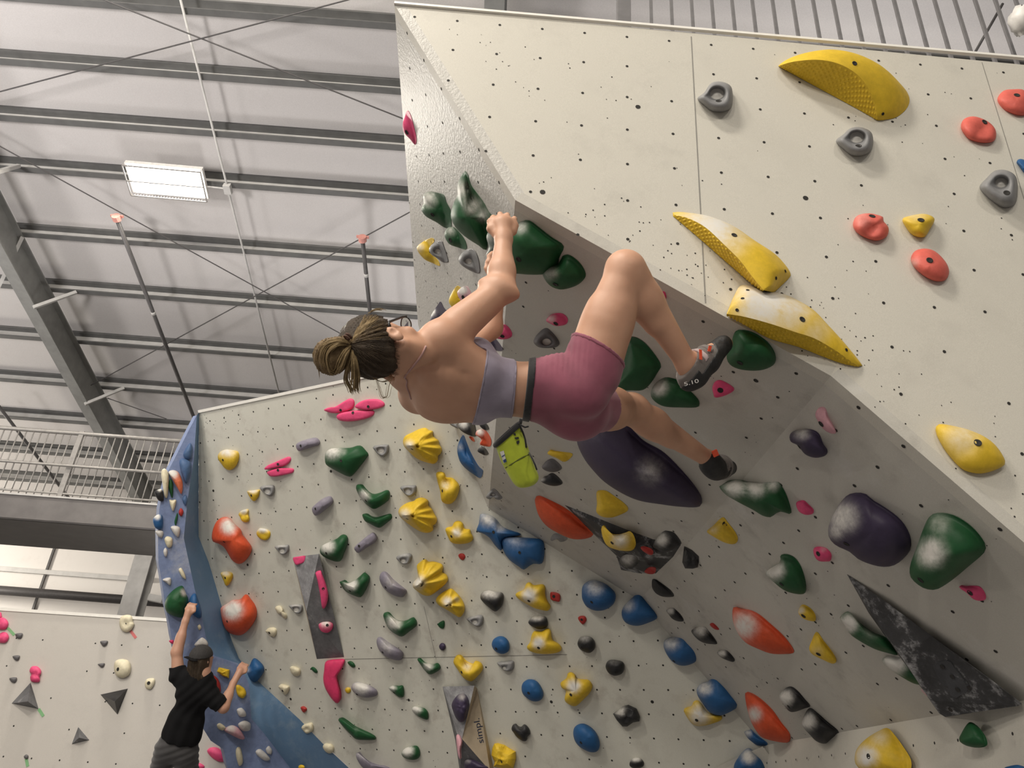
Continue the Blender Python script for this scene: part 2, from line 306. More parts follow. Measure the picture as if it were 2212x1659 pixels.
# distant grey wall
eh = unit(ee-eo)
e_pts = [eo-eh*3, eo+eh*3.6, eo+eh*3.6+np.array([0, 0, -4.2]), eo-eh*3+np.array([0, 0, -4.2])]
e_pts = [p if i < 2 else np.array([p[0], p[1], .0]) for i, p in enumerate(e_pts)]
wall('wall_far_left', e_pts, pE, M_E, grid(pE, eh, np.array([0, 0, 1.]), eo, (-14, 18), range(-14, 0), e_pts, .009, .3, .5), .08)
HOLDS = r'''
C|Y|a|245,810 262,770 300,745 350,735 420,745 460,760 472,800 465,850 440,910 400,945 365,955 320,935 285,890 255,850|b=300,848 c=.9|rounded yellow hold near the top left corner of the white board
C|K|a|735,940 770,905 850,870 930,835 990,812 1015,820 1018,850 990,885 930,915 830,935 760,950|b=880,893 h=.25 n=4|upper half of the pink lip-shaped pair below the grey finger hold
C|K|a|765,975 830,945 900,932 980,932 1045,940 1048,965 1030,985 950,1005 860,1022 800,1020 775,1000|b=880,955 h=.3 n=4|lower half of the pink lip-shaped pair below the grey finger hold
C|L|a|1070,690 1100,660 1180,630 1260,612 1300,620 1325,655 1310,690 1260,705 1180,730 1110,755 1080,735|b=1120,698 h=.5 c=.3|topmost grey-lilac finger-shaped hold on the white board, beside the large green pentagon
C|G|a|1375,810 1385,770 1430,730 1520,720 1640,718 1720,695 1765,702 1800,740 1835,785 1820,820 1760,900 1690,985 1650,1022 1600,1015 1500,965 1410,915 1380,880|b=1545,857 p=1560,850 k=1450,740,110,1 k=1560,750,60,.5|large green pentagon-shaped hold high on the white board, chalked at its upper left
C|R|b|418,425 450,400 560,390 585,400 583,460 560,500 530,525 490,510 450,470|ring=500,455,35 c=.3|small grey loop hold right beside the large green pentagon hold
C|K|r|165,1455 190,1440 230,1435 280,1405 320,1385 345,1395 345,1430 320,1455 270,1470 210,1472|b=265,1455 h=.25 n=4|left one of three pink petal holds under the climber's hair bun
C|K|r|350,1435 380,1405 430,1390 490,1390 525,1410 525,1430 490,1445 430,1455 385,1450|b=430,1434 h=.25 n=4|right one of three pink petal holds under the climber's hair bun
C|K|r|240,1490 270,1470 350,1457 420,1455 465,1460 460,1485 420,1505 350,1520 290,1522 250,1512|b=338,1470 h=.3 n=4|lowest of three pink petal holds under the climber's hair bun
C|Y|b|735,350 760,300 830,265 900,230 970,215 1010,240 1050,250 1050,300 1110,350 1115,385 1145,440 1130,490 1105,510 1100,560 1060,595 980,580 880,540 800,470 745,410|b=830,440 p=880,410 g=800,400,1010,262,30,0.34 g=800,400,1085,345,30,0.34 g=800,400,1130,435,30,0.34 g=800,400,1095,530,30,0.34 g=800,400,1010,580,30,0.34 h=.42 k=800,400,70,.8|upper of two yellow swirled meringue-like holds beneath the hanging climber's back
C|Y|b|685,1100 710,1050 780,1005 850,985 880,960 940,950 1000,980 1000,1030 1040,1070 1060,1110 1095,1180 1075,1230 1050,1245 1050,1295 1000,1322 920,1310 820,1250 740,1190 700,1150|b=780,1175 p=830,1145 g=750,1135,960,997,30,0.34 g=750,1135,1035,1080,30,0.34 g=750,1135,1080,1170,30,0.34 g=750,1135,1045,1265,30,0.34 g=750,1135,960,1315,30,0.34 h=.42 k=750,1130,80,.8|lower of two yellow swirled meringue-like holds, just below the small grey loop
C|Y|b|1082,700 1110,678 1160,685 1180,735 1250,740 1300,780 1330,830 1320,900 1290,970 1240,1015 1180,1015 1140,980 1125,880 1100,790|b=1150,880 d=1190,780,55,-.7 p=1220,880 h=.5 k=1180,820,60,.7|yellow jug with a thumb-like horn, right of the two swirled yellow holds
C|G|b|238,850 250,815 280,815 320,860 375,905 430,915 500,895 560,870 590,880 597,925 580,980 500,1040 430,1072 370,1040 310,980 270,930|p=400,985 k=320,930,70,1 b=345,985 h=.5|green boomerang hold with one pale horn, upper of the boomerang pair near the swirled holds
C|G|b|305,1130 340,1125 385,1150 450,1158 520,1140 600,1120 618,1140 615,1175 560,1220 500,1265 460,1265 390,1230 330,1195|p=460,1200 h=.45|dark green shallow crescent hold, left of the lower swirled yellow hold
C|R|b|705,850 740,825 840,820 875,830 875,890 850,925 810,945 780,935 740,895|ring=785,885,32 c=.3|small grey loop hold directly above the lower swirled yellow hold
C|Y|b|1180,1290 1200,1265 1250,1255 1275,1210 1320,1195 1365,1220 1380,1275 1440,1285 1450,1320 1475,1370 1460,1410 1400,1435 1300,1440 1240,1420 1210,1370|b=1245,1360 p=1330,1350 d=1380,1275,50,-.4 k=1300,1320,60,.9 h=.45|yellow mitten-shaped hold left of the chalky blue wedge at the board's corner
C|D|b|1318,1560 1340,1540 1375,1545 1392,1575 1370,1610 1335,1595|h=.3|tiny red chip just under the yellow mitten-shaped hold
C|R|d|662,125 700,90 790,72 828,90 828,130 800,180 760,190 710,170|ring=735,155,28 c=.5|grey loop hold just left of the yellow fan-shaped hold
C|L|a|1238,1360 1280,1310 1350,1255 1410,1230 1445,1235 1465,1280 1440,1320 1380,1370 1300,1430 1260,1425|b=1275,1362 h=.5 c=.3|grey-lilac finger hold slanting upward, left of the green boomerang pair
C|L|c|1685,405 1750,340 1830,275 1880,245 1910,260 1925,310 1890,360 1800,415 1735,460 1705,450|b=1735,388 h=.5 n=3|smooth grey-lilac bar hold right of the green hood-shaped hold
C|G|c|1322,430 1345,385 1420,345 1500,310 1550,270 1590,268 1618,300 1610,380 1575,470 1540,545 1470,548 1380,510 1330,470|b=1390,465 p=1480,440 k=1400,390,85,1.1 h=.5|green hood-shaped hold with a chalked left side, at the top of the tall grey volume
C|G|c|1530,765 1560,760 1600,785 1680,755 1740,710 1790,665 1820,680 1850,720 1830,800 1790,880 1750,928 1680,910 1600,870 1555,820|b=1640,862 p=1690,830 k=1650,790,75,1.2 h=.5|green curved hold with a broad chalk stripe, below the smooth grey-lilac bar
C|R|c|845,400 880,380 960,375 995,375 998,430 975,465 940,480 905,465 875,430|ring=920,440,30 c=.6|grey loop hold just above the tall grey volume's top left corner
C|R|c|995,1020 1030,1005 1120,1003 1142,1025 1142,1070 1110,1100 1070,1095 1030,1060|ring=1070,1060,30 c=.6|grey loop hold touching the left edge of the tall grey volume
C|Y|a|555,1180 600,1170 660,1160 690,1165 680,1220 650,1270 620,1280 590,1250|b=600,1222 c=.9|small yellow cup hold touching a grey loop, high on the left of the board
C|R|a|690,1150 720,1120 800,1112 840,1118 845,1170 820,1220 790,1230 750,1205|ring=765,1178,32 c=.4|grey loop hold touching the small yellow cup hold
C|Y|a|465,1420 490,1385 550,1365 572,1375 568,1420 580,1460 570,1495 540,1505 500,1490 480,1450|c=1 d=520,1430,35,-.6|small two-lobed yellow hold just above the top orange-red blob
C|Y|c|655,245 680,205 720,200 770,215 800,245 795,290 760,325 710,320 665,285|c=1.1 d=730,270,45,-.5|small yellow pouch hold right of the top orange-red blob
C|O|c|183,310 190,230 225,140 280,90 340,80 380,105 430,160 490,215 505,265 560,330 605,400 595,460 550,530 490,575 440,570 390,530 350,460 310,400 260,365 200,345|b=312,343 p=400,330 k=360,180,95,1.1 h=.42|upper big orange-red blob hold near the blue edge, chalk patch on top
C|Y|c|275,680 300,660 350,655 395,670 405,705 385,760 350,805 325,800 305,750|b=325,725 c=.8|small yellow drop-shaped hold between the two big orange-red blobs
C|O|c|275,1080 285,1030 360,985 400,955 480,950 530,900 560,900 590,940 640,1010 660,1090 640,1170 580,1260 500,1325 410,1322 340,1280 300,1200|b=345,1182 p=460,1120 k=400,1060,120,1.2 h=.45|lower big orange-red blob hold near the blue edge, chalk across its left
C|W|c|850,1045 870,1020 910,1020 935,1050 940,1080 970,1110 975,1140 955,1155 925,1135 915,1105 880,1100|c=.3|tiny twin cream nubs beside the loop at the tall grey volume
C|W|c|748,1285 780,1255 830,1245 865,1265 865,1310 840,1345 805,1340 775,1310|b=790,1303|small cream-topped yellow nub right of the lower orange-red blob
C|M|e|1010,280 1070,250 1180,240 1235,240 1245,265 1220,340 1165,420 1150,460 1170,560 1190,650 1185,740 1155,772 1120,755 1060,680 1005,580 985,480 995,380|p=1080,450 h=.3 n=4|large magenta boot-shaped hold under the tall grey volume
C|L|d|485,340 500,285 530,265 570,290 620,345 690,400 760,450 775,475 750,520 720,538 640,520 560,470 510,410|b=552,433 k=600,380,100,.5 h=.5|upper grey-lilac scaly slipper hold, right of the green chalk-striped hold
C|L|d|455,1010 470,960 500,965 560,1005 620,1040 700,1085 735,1120 735,1160 710,1200 630,1195 540,1155 480,1090|b=520,1118 k=560,1050,110,.6 h=.5|lower grey-lilac scaly slipper hold, under the green chalky crescent
C|Y|d|880,210 910,170 965,135 1000,160 1060,160 1140,185 1160,225 1150,270 1195,300 1210,350 1180,400 1100,470 1020,520 950,515 880,470 840,430 845,380 890,320|b=930,415 p=930,400 g=870,420,955,150,32,0.34 g=870,420,1060,175,32,0.34 g=870,420,1145,215,32,0.34 g=870,420,1195,350,32,0.34 g=870,420,1010,505,32,0.34 h=.42 k=890,380,90,1|yellow fan-shaped hold with finger ridges, in the middle of the board
C|Y|d|1080,570 1110,520 1180,470 1240,445 1290,480 1350,550 1385,630 1375,700 1330,748 1260,710 1180,660 1110,620|b=1198,622 p=1230,620 g=1185,620,1240,460,28,0.34 g=1185,620,1320,520,28,0.34 g=1185,620,1378,640,28,0.34 g=1185,620,1320,735,28,0.34 k=1200,580,60,1 k=1300,560,40,.6 h=.45|yellow ribbed shell hold directly below the yellow fan hold
C|N|d|1550,545 1565,490 1630,465 1720,480 1780,490 1795,530 1780,620 1740,670 1700,688 1640,645 1580,590|c=.9 p=1680,580 b=1650,595 h=.55|black rounded hold with chalky top, left of the yellow star blob
C|G|d|525,730 545,697 575,705 620,755 680,790 760,785 820,755 850,748 880,790 875,840 800,900 730,950 680,940 600,885 560,830|p=700,870 k=640,800,85,1.2 h=.45|green crescent hold smothered in white chalk, between the two scaly slippers
C|G|d|1100,825 1130,795 1168,785 1175,830 1160,868 1125,860|h=.35|tiny dark green chip below the yellow ribbed shell hold
C|R|d|1405,770 1450,745 1540,722 1580,740 1580,800 1550,845 1510,850 1460,815|ring=1490,800,28 c=.4|grey loop hold below the black rounded hold with chalky top
C|P|d|1115,1050 1140,1020 1175,1030 1185,1070 1160,1100 1125,1085|h=.5|tiny dark purple ball left of the small blue dome
C|B|d|1670,1040 1690,980 1750,948 1810,960 1850,1010 1855,1080 1830,1120 1770,1135 1700,1100|b=1718,1080 h=.5|small blue dome hold left of the yellow bell-shaped hold
C|G|d|885,1195 905,1183 960,1230 1040,1245 1100,1230 1130,1265 1120,1300 1060,1340 1010,1350 960,1305 920,1250|p=1030,1300 k=1000,1255,60,1 h=.5|small green crescent left of the yellow heart-shaped jug
C|Y|d|1265,1220 1300,1150 1340,1150 1390,1210 1470,1240 1500,1205 1560,1230 1578,1290 1540,1350 1480,1410 1440,1425 1370,1385 1310,1300|b=1353,1328 d=1410,1240,65,-.7 p=1430,1320 k=1410,1270,60,.7 h=.5|yellow heart-shaped jug above the wood-and-grey volume
C|R|d|1725,1230 1770,1215 1890,1205 1908,1240 1900,1290 1860,1320 1810,1310 1760,1270|ring=1800,1285,20 c=.5|grey slotted hold directly beneath the small blue dome
C|L|d|190,1480 220,1440 290,1440 370,1460 440,1500 465,1530 460,1570 410,1590 330,1595 250,1570 200,1520|b=250,1560 k=290,1480,100,1.1 h=.5|pale lilac scaly hold right of the magenta boot-shaped hold
C|Y|d|125,1505 150,1485 180,1500 180,1535 155,1550 130,1535|h=.4 c=.4|tiny mustard dot touching the pale lilac scaly hold
C|G|d|585,1495 620,1470 690,1470 735,1470 748,1540 735,1590 690,1590 640,1550 605,1520|k=620,1490,50,.9 h=.5 b=640,1545|small green hold left of the wood-and-grey volume's top, grey at its left tip
C|G|d|150,1225 180,1210 215,1230 232,1265 210,1280 175,1260|h=.4|tiny green oval right of the magenta hold's top
C|W|e|585,350 620,325 690,345 715,380 705,430 660,445 610,415|h=.5|upper small cream nub left of the magenta hold
C|G|e|838,350 865,335 905,365 918,400 895,410 860,385|h=.4|tiny dull green oval left of the magenta hold
C|W|e|450,570 490,540 570,560 582,590 565,640 530,670 490,640 465,600|h=.5 b=500,620|second small cream nub, nearest the man's right hand hold
C|D|e|715,820 750,805 788,830 785,860 755,882 730,860|h=.5|tiny red nub beside the lower blue edge
C|W|e|725,1060 760,1020 840,1000 865,1030 865,1090 830,1120 780,1130 740,1090|h=.5 d=790,1080,30,-.5|cream hold with a dark slot sitting across the blue edge
C|W|e|980,1290 1010,1250 1080,1255 1112,1295 1105,1350 1060,1370 1010,1345|h=.5|rounded cream nub at the lowest visible part of the blue edge
C|G|e|1165,970 1190,945 1260,980 1350,1040 1450,1080 1560,1130 1615,1170 1605,1205 1500,1210 1380,1200 1310,1140 1230,1060|p=1370,1120 h=.35 n=3 k=1380,1080,60,.3|long green sliver-shaped rail near the bottom of the board
C|L|e|1375,1390 1395,1355 1450,1420 1530,1475 1640,1505 1740,1520 1800,1560 1700,1600 1560,1590 1460,1540 1400,1460|c=.8 h=.4|pale crescent hold cut by the photo's bottom edge
C|G|e|1920,1370 1960,1310 2040,1280 2110,1280 2142,1340 2135,1410 2080,1445 2000,1440 1945,1415|k=1990,1340,80,1.2 h=.5|green dome half white with chalk, left of the volume with a pink stripe
C|Y|e|690,1520 720,1505 755,1520 760,1545 725,1560 695,1550|h=.4|tiny yellow nub on the blue edge at the photo's bottom
C|G|g|385,840 410,810 480,815 540,830 580,880 578,960 530,960 460,925 405,880|k=430,830,80,1.1 h=.5|dark green lobe with white chalk top, beside the purple bumpy hold's volume
C|B|g|1695,600 1710,530 1770,485 1850,490 1910,540 1955,640 1940,715 1880,748 1800,735 1720,670|b=1780,648 h=.5|middle blue egg hold, left of the yellow claw
C|N|g|1575,1080 1590,1030 1620,1015 1650,1045 1690,1050 1730,1020 1780,1060 1800,1130 1765,1170 1755,1215 1710,1222 1640,1175 1600,1120|h=.5 c=.3 d=1670,1060,40,-.4|black apple-core hold left of the lowest blue egg
C|Y|g|1335,1390 1345,1310 1370,1250 1410,1245 1490,1265 1560,1310 1625,1345 1630,1430 1600,1543 1480,1545 1360,1530 1375,1470|b=1455,1465 p=1450,1440 f=1 h=.5 d=1500,1320,60,-.4|angular yellow hold at the bottom edge, beside the wood-and-grey volume
C|B|h|45,620 70,540 85,445 130,440 210,465 260,510 300,560 370,600 500,640 508,665 420,680 340,700 310,760 320,815 290,822 240,770 180,690 110,645|b=225,632 p=250,640 k=170,480,110,.9 k=300,570,80,.7 h=.35|chalky blue wedge hold at the board's upper right corner, behind its twin
C|B|h|305,740 330,690 390,675 500,685 640,695 720,705 755,740 762,850 735,962 650,965 600,990 545,1028 490,995 400,930 340,850|b=500,848 p=540,840 k=450,690,150,.5 h=.4|large blue shield-shaped hold overlapping the chalky blue wedge
C|Y|h|455,1290 480,1265 540,1240 570,1175 605,1160 650,1190 740,1180 770,1210 770,1290 800,1370 828,1415 800,1460 740,1455 650,1430 540,1370 480,1330|b=598,1357 p=640,1320 k=600,1300,85,1.2 h=.4|yellow star-shaped blob with a chalk patch, beside the red square chip
C|D|h|822,1280 840,1262 905,1275 928,1300 922,1362 880,1362 830,1340|h=.35 n=4 b=860,1310|small square red chip right of the yellow star blob
C|N|h|592,1580 630,1530 700,1515 770,1520 795,1570 790,1630 740,1655 680,1650 620,1620|c=.9 h=.55|black oval hold sitting on top of the yellow bell-shaped hold
C|D|h|1115,1540 1140,1515 1190,1520 1205,1560 1175,1603 1145,1590|h=.35 b=1155,1555|tiny red triangular chip below the chalky blue dome
C|B|h|1155,1290 1165,1200 1230,1145 1310,1140 1410,1180 1500,1260 1512,1330 1480,1400 1400,1450 1300,1460 1210,1420 1165,1350|b=1260,1370 p=1320,1320 k=1290,1200,130,.7 h=.55|big blue dome with a chalky grey top under the overhang's lower edge
C|B|h|1575,1480 1600,1410 1680,1330 1770,1255 1810,1290 1870,1370 1950,1480 1950,1540 1850,1590 1740,1620 1640,1600 1590,1550|p=1740,1480 k=1640,1400,90,.7 h=.5|blue cone-shaped hold right of the big blue chalky dome
C|Y|j|72,620 100,580 110,530 130,490 160,490 200,490 240,465 275,480 290,560 350,600 370,640 340,670 240,685 140,675 85,650|b=172,632 p=210,600 k=170,590,60,1.1 h=.45|yellow bell-shaped hold under the black oval hold
C|N|j|505,590 530,540 580,530 630,545 655,590 650,640 610,675 560,665 520,635|c=.6 h=.6 b=545,632|black ball hold right of the yellow bell-shaped hold
C|N|j|745,790 770,740 830,735 895,755 905,810 880,855 820,870 770,845|c=.4 h=.6 b=835,840|black bean hold right of the yellow claw
C|Y|j|360,930 410,890 420,850 450,838 485,860 490,890 550,900 600,905 632,950 615,1010 550,1080 490,1130 440,1120 395,1080 405,1000 370,975|b=448,1033 p=490,1000 k=470,960,70,1.1 h=.45|yellow claw-shaped hold between the blue egg and the black bean
C|N|j|808,1195 850,1170 890,1130 940,1118 1010,1150 1040,1220 1035,1260 980,1270 930,1305 890,1305 840,1250|k=870,1170,60,.8 h=.5 f=1|angular black rock hold above and right of the lowest blue egg
C|B|j|468,1370 480,1310 530,1280 590,1290 660,1350 695,1440 680,1510 620,1525 540,1490 490,1440|b=535,1442 h=.5|lowest blue egg hold, near the bottom middle of the photo
C|N|j|950,1620 975,1580 1030,1570 1070,1605 1065,1645 1010,1665 960,1650|h=.5 c=1|small black hold with a pale top at the photo's bottom edge
C|B|j|1240,610 1260,560 1350,530 1390,490 1430,468 1480,510 1540,560 1585,620 1575,690 1500,760 1410,785 1330,760 1270,690|p=1410,650 k=1300,580,90,.8 h=.5 b=1330,745|blue peaked hold with a dusty left side, left of the grey and black pebble
C|B|k|335,990 370,940 430,920 480,870 510,860 570,905 640,980 715,1110 690,1140 600,1190 530,1210 450,1185 390,1110 350,1050|p=520,1060 k=400,970,80,.9 h=.5|blue peaked hold covering a pale yellow blob, lowest of the blue peaks
C|Y|k|225,1170 240,1145 290,1130 310,1090 345,1080 380,1110 420,1170 480,1205 550,1215 545,1250 470,1280 390,1300 320,1295 270,1250|b=336,1250 p=370,1220 k=360,1210,110,1 h=.35|pale yellow lumpy hold half hidden behind the lowest blue peak
G|N|k|75,310 130,290 160,310 200,350 225,400 180,405 130,385 100,350|k=110,310,40,1 h=.5|small black hold with a grey tip, right of the blue cone-shaped hold
G|N|k|290,490 330,460 400,450 440,490 480,540 512,595 470,600 400,590 340,555|k=370,470,70,1 h=.5|grey and black pebble touching a blue peaked hold
G|N|k|510,670 560,650 600,660 640,700 662,735 645,752 590,735 540,710|k=550,670,50,.9 h=.5|small dusty black hold between the two red shield holds
G|D|k|448,430 470,418 500,440 528,475 495,475 460,450|h=.4|tiny red chip left of the upper red shield hold
G|O|k|650,285 720,295 800,310 870,345 960,420 1060,510 1130,590 1170,670 1080,685 970,680 860,640 760,590 690,510 645,400|p=900,520 k=740,440,130,1 h=.35|upper red shield hold with chalk on its left half
G|Y|k|1205,330 1220,280 1250,262 1310,295 1350,350 1350,400 1300,400 1240,375|b=1250,358 k=1230,310,40,.8 h=.5|small dull yellow nub below the dark green chalk-tipped hold
G|Y|k|1298,640 1320,570 1362,495 1420,570 1490,660 1532,740 1500,768 1420,735 1330,690|b=1378,685 h=.35 k=1370,660,80,.4|yellow triangular hold right of the upper red shield
G|O|k|752,1018 810,1020 900,1080 990,1170 1060,1270 1135,1370 1120,1440 1000,1430 900,1400 850,1350 800,1260 765,1140|p=930,1270 k=830,1200,75,1 h=.35|lower red shield hold with a chalk patch on its left edge
G|B|k|720,1335 790,1325 830,1360 880,1400 940,1445 930,1468 860,1470 790,1430 740,1380|k=770,1360,50,.8 h=.5|small dusty blue hold peeking out under the lower red shield
G|N|k|1043,1050 1080,990 1140,962 1200,1000 1260,1070 1308,1130 1260,1150 1180,1178 1130,1175 1080,1120|k=1090,1060,80,1.1 b=1125,1135 h=.5|left one of two large black holds whose corners touch, white on its left half
G|N|k|1235,1270 1265,1190 1305,1145 1360,1180 1450,1260 1545,1340 1540,1380 1480,1420 1430,1452 1360,1430 1300,1370 1245,1310|k=1280,1260,85,1.1 h=.5|right one of two large black holds whose corners touch, smudged with chalk
G|N|m|40,1490 80,1450 130,1470 200,1530 260,1580 272,1625 240,1635 180,1610 110,1570 60,1530|k=100,1490,70,1.3 h=.4|black-tailed hold with a whitened head left of the big yellow drum
G|G|x|1655,1237 1684,1215 1686,1200 1700,1197 1718,1206 1732,1228 1741,1262 1736,1283 1700,1278 1672,1258|b=1688,1262 k=1672,1232,24,1.2 h=.45|dark green hold with a white chalk tip, between purple boulder and upper red shield
G|P|l|40,690 80,560 180,390 260,320 350,305 430,320 500,380 600,440 740,540 830,640 885,760 890,860 860,930 780,1010 700,1055 600,1065 480,1040 350,985 260,910 130,850 60,780|b=230,830 p=500,700 k=190,560,190,.8 k=120,700,110,.7 h=.45|big dark purple boulder hold with chalky left side
G|G|l|875,1120 890,1020 960,830 1030,640 1080,550 1140,515 1230,512 1340,540 1460,610 1570,710 1650,830 1650,900 1600,960 1480,1060 1350,1170 1240,1250 1150,1297 1060,1295 980,1260 900,1190|b=990,1200 p=1200,950 k=1100,920,170,1 k=1180,620,160,.5 h=.5|big bright green drum hold with a chalked face, right of the purple boulder
G|K|l|1385,1265 1440,1262 1560,1260 1610,1280 1650,1340 1655,1395 1600,1412 1530,1395 1460,1330 1400,1290|b=1495,1330 h=.3|dark pink teardrop hold under the big green drum
G|K|l|-110,890 -80,860 0,865 40,890 75,940 65,1000 30,1010 -50,1005 -95,960|b=-60,930 k=0,880,50,.5 h=.5|pink nub touching the left edge of the purple boulder
G|G|m|135,375 200,320 260,370 330,440 420,500 530,545 580,600 630,690 560,680 430,640 300,570 220,510 180,440|k=210,420,90,1.2 k=400,490,120,.4 h=.35|long green hold with a faded pale tip, behind the dark triangular plate
G|G|m|495,740 530,705 620,700 700,715 780,770 800,830 860,940 780,940 680,890 560,810|k=600,750,120,1.3 h=.4|white-chalked green lobe tucked under the dark triangular plate's left edge
G|F|m|830,990 860,958 905,980 950,1050 990,1130 970,1140 910,1070 850,1020|c=1 h=.4|pale pink sliver tucked under the dark triangular plate's lower left edge
H|G|m|1155,1420 1180,1350 1230,1275 1265,1268 1310,1300 1370,1380 1392,1440 1380,1475 1300,1485 1210,1465|h=.5|dark green cone hold beneath the dark triangular plate
H|Y|m|262,1560 290,1480 370,1400 470,1340 540,1315 600,1370 680,1480 740,1580 745,1660 700,1720 400,1720 280,1640|b=380,1558 p=400,1560 k=360,1560,110,1.1 k=470,1400,110,.6 h=.5|big yellow drum hold at the bottom right with a chalky round face
H|B|m|1540,1659 1590,1640 1660,1632 1720,1655 1720,1690 1560,1690|h=.4|sliver of dark blue hold at the bottom right corner
G|P|v|570,1215 600,1190 680,1180 740,1205 770,1270 795,1310 780,1340 720,1352 660,1330 620,1280 575,1255|b=625,1285 k=640,1200,60,.7 h=.45|slate-purple bean hold alone on the overhang, left of the pale pink flake
G|F|v|722,1090 745,1052 780,1055 800,1110 835,1170 845,1205 810,1205 770,1180 735,1130|b=757,1150 h=.3|pale pink flake hold near the overhang's upper edge
G|Y|i|1010,625 1080,560 1140,500 1185,475 1230,530 1300,620 1335,690 1325,740 1280,760 1190,740 1080,680|b=1200,545 k=1080,610,70,.5 h=.35|dull yellow triangular hold below the green hold at the climber's left foot
G|K|x|1720,1086 1735,1081 1746,1090 1757,1101 1755,1110 1740,1112 1725,1104|h=.4|small pink chip right of the green hold at the climber's left foot
G|G|i|1140,150 1180,130 1300,100 1450,105 1600,110 1750,100 1800,150 1860,270 1898,435 1790,415 1730,440 1685,475 1600,460 1500,400 1330,310 1200,230|p=1560,280 k=1300,150,130,1 k=1520,150,130,1 k=1700,130,90,.8 h=.5|large green hold with a chalked top that carries the climber's left foot
D|N|i|440,780 470,710 550,625 600,620 670,645 740,745 700,780 620,830 540,840 480,810|k=540,710,80,1 h=.5|black hold with a chalky left half at the grey plate's right corner
G|N|i|750,950 770,780 850,820 925,890 925,950 910,1005 860,1018 780,1015|h=.4 f=1|plain black pentagon hold right of the overhang's diagonal seam
G|N|i|430,1200 440,1120 500,1150 590,1215 640,1260 660,1310 560,1315 490,1290 450,1250|h=.4 c=.2|black wedge hold at the foot of the diagonal seam, above the blue cone
P|Y|h|1360,600 1380,560 1400,590 1450,650 1540,660 1620,640 1670,625 1710,680 1725,760 1700,815 1640,832 1530,820 1430,780 1380,700|b=1475,745 p=1560,740 k=1560,710,110,.9 h=.45|dusty yellow crescent jug on the dark grey plate
P|D|i|310,795 340,785 420,810 445,840 435,870 400,870 340,835|h=.35|upper small red chip on the dark grey plate
P|D|i|350,1045 400,1005 465,1010 470,1050 440,1075 380,1070|h=.35|lower small red chip at the bottom tip of the dark grey plate
P|N|i|90,920 150,870 260,880 300,930 270,980 200,1020 120,980|k=180,910,90,.8 h=.4|chalk-smeared black hold near the dark grey plate's lower end
D|O|h|660,290 680,250 720,250 800,285 950,360 1080,450 1180,550 1275,650 1260,680 1180,705 1060,705 940,660 800,580 720,490 680,400|p=950,500 h=.35|clean orange-red leaf-shaped hold beside the dark grey plate's tip
D|Y|h|1310,215 1340,192 1410,195 1480,240 1580,310 1640,370 1635,410 1560,450 1470,478 1370,470 1310,420 1315,330|p=1400,360 h=.4|plain yellow fin hold below the giant purple hold
D|R|h|145,255 180,205 220,172 260,195 300,245 318,270 290,290 250,285 220,262 190,285 160,280|ring=222,240,18 c=.2|small grey arch hold on the overhang's lower left edge
D|R|h|825,700 860,650 920,650 1000,690 990,720 930,735 890,705 840,725|h=.4|grey nub peeking out below the orange-red leaf-shaped hold
D|E|s|422,660 440,620 490,578 530,600 575,660 560,690 500,697 450,690|ring=500,660,26 h=.45|dark grey loop hold just above the climber's shorts
D|K|s|497,530 530,495 590,490 625,520 615,555 560,565 520,550|b=555,550 k=530,520,35,.7 h=.4|dark pink oval hold with a dusty left end, above the dark grey loop
D|K|s|193,610 215,575 250,557 285,590 292,625 260,643 205,640|b=235,625 k=220,580,35,.4 h=.4|dusty pink nub on the corner beside the climber's arm
B|K|s|190,525 215,512 225,525 232,555 220,572 203,565|h=.4|pink stub partly hidden behind the dusty pink nub
D|K|s|1490,930 1510,895 1550,893 1620,940 1580,975 1510,993 1495,965|b=1538,948 h=.3 n=4|pink heart-shaped hold under the climber's right shoe
D|K|s|1170,365 1205,362 1214,400 1195,412 1165,390|h=.4|pink hold mostly hidden behind the climber's bent shin
D|G|q|845,500 880,490 930,465 980,470 1060,530 1150,600 1230,650 1245,690 1210,760 1200,810 1130,870 1080,895 980,898 880,890 800,880 740,800 730,640 780,540|b=885,775 p=950,690 k=900,510,70,.7 h=.5|largest dark green block hold, right of the climber's gripping hand
D|G|q|1078,900 1100,850 1150,820 1200,810 1225,770 1240,745 1290,740 1360,790 1405,850 1420,910 1370,970 1290,1005 1210,1015 1130,980|b=1180,975 p=1240,890 k=1140,880,80,.6 d=1190,770,50,-.5 h=.5|green kidney-shaped hold with a chalky nose, next to the climber's knee
D|S|q|630,600 650,545 700,520 760,540 770,640 760,760 700,800 660,810 640,780 625,740 648,680|k=650,600,60,.5 k=640,740,40,.6 h=.4|chalky grey-green grip hold beneath the climber's right wrist
B|G|q|345,420 375,310 400,270 400,180 430,110 460,72 480,100 500,170 540,230 600,310 650,400 690,450 640,480 640,560 630,700 560,660 480,610 420,560 370,500|p=470,440 k=420,220,90,.8 k=520,350,90,.8 k=600,420,70,.7 d=550,285,45,-1.5 d=505,195,35,-1.3 d=590,345,40,-1.0 h=.5|tall green shark-fin hold with a deep cleft, left of the gripping hand
B|G|q|112,380 130,320 125,270 150,240 200,240 285,260 310,320 345,390 350,480 345,520 300,525 230,480 150,435|k=160,290,90,.8 h=.5 b=200,420|grey-green angular hold left of the tall shark-fin hold
B|G|q|295,580 320,525 370,520 430,580 465,640 468,695 400,680 330,650|k=340,550,60,.6 b=342,622 h=.5|small green hold under the tall shark-fin hold
B|Y|q|75,690 115,640 190,605 215,625 190,660 180,720 240,780 258,828 200,805 130,770|k=100,680,45,.7 h=.35|yellow hold with a notched edge behind a grey loop, on the narrow left face
B|R|q|172,690 210,645 270,628 290,670 325,780 320,800 280,798 240,770 190,735|ring=240,712,24 h=.35|grey loop hold overlapping the notched yellow hold
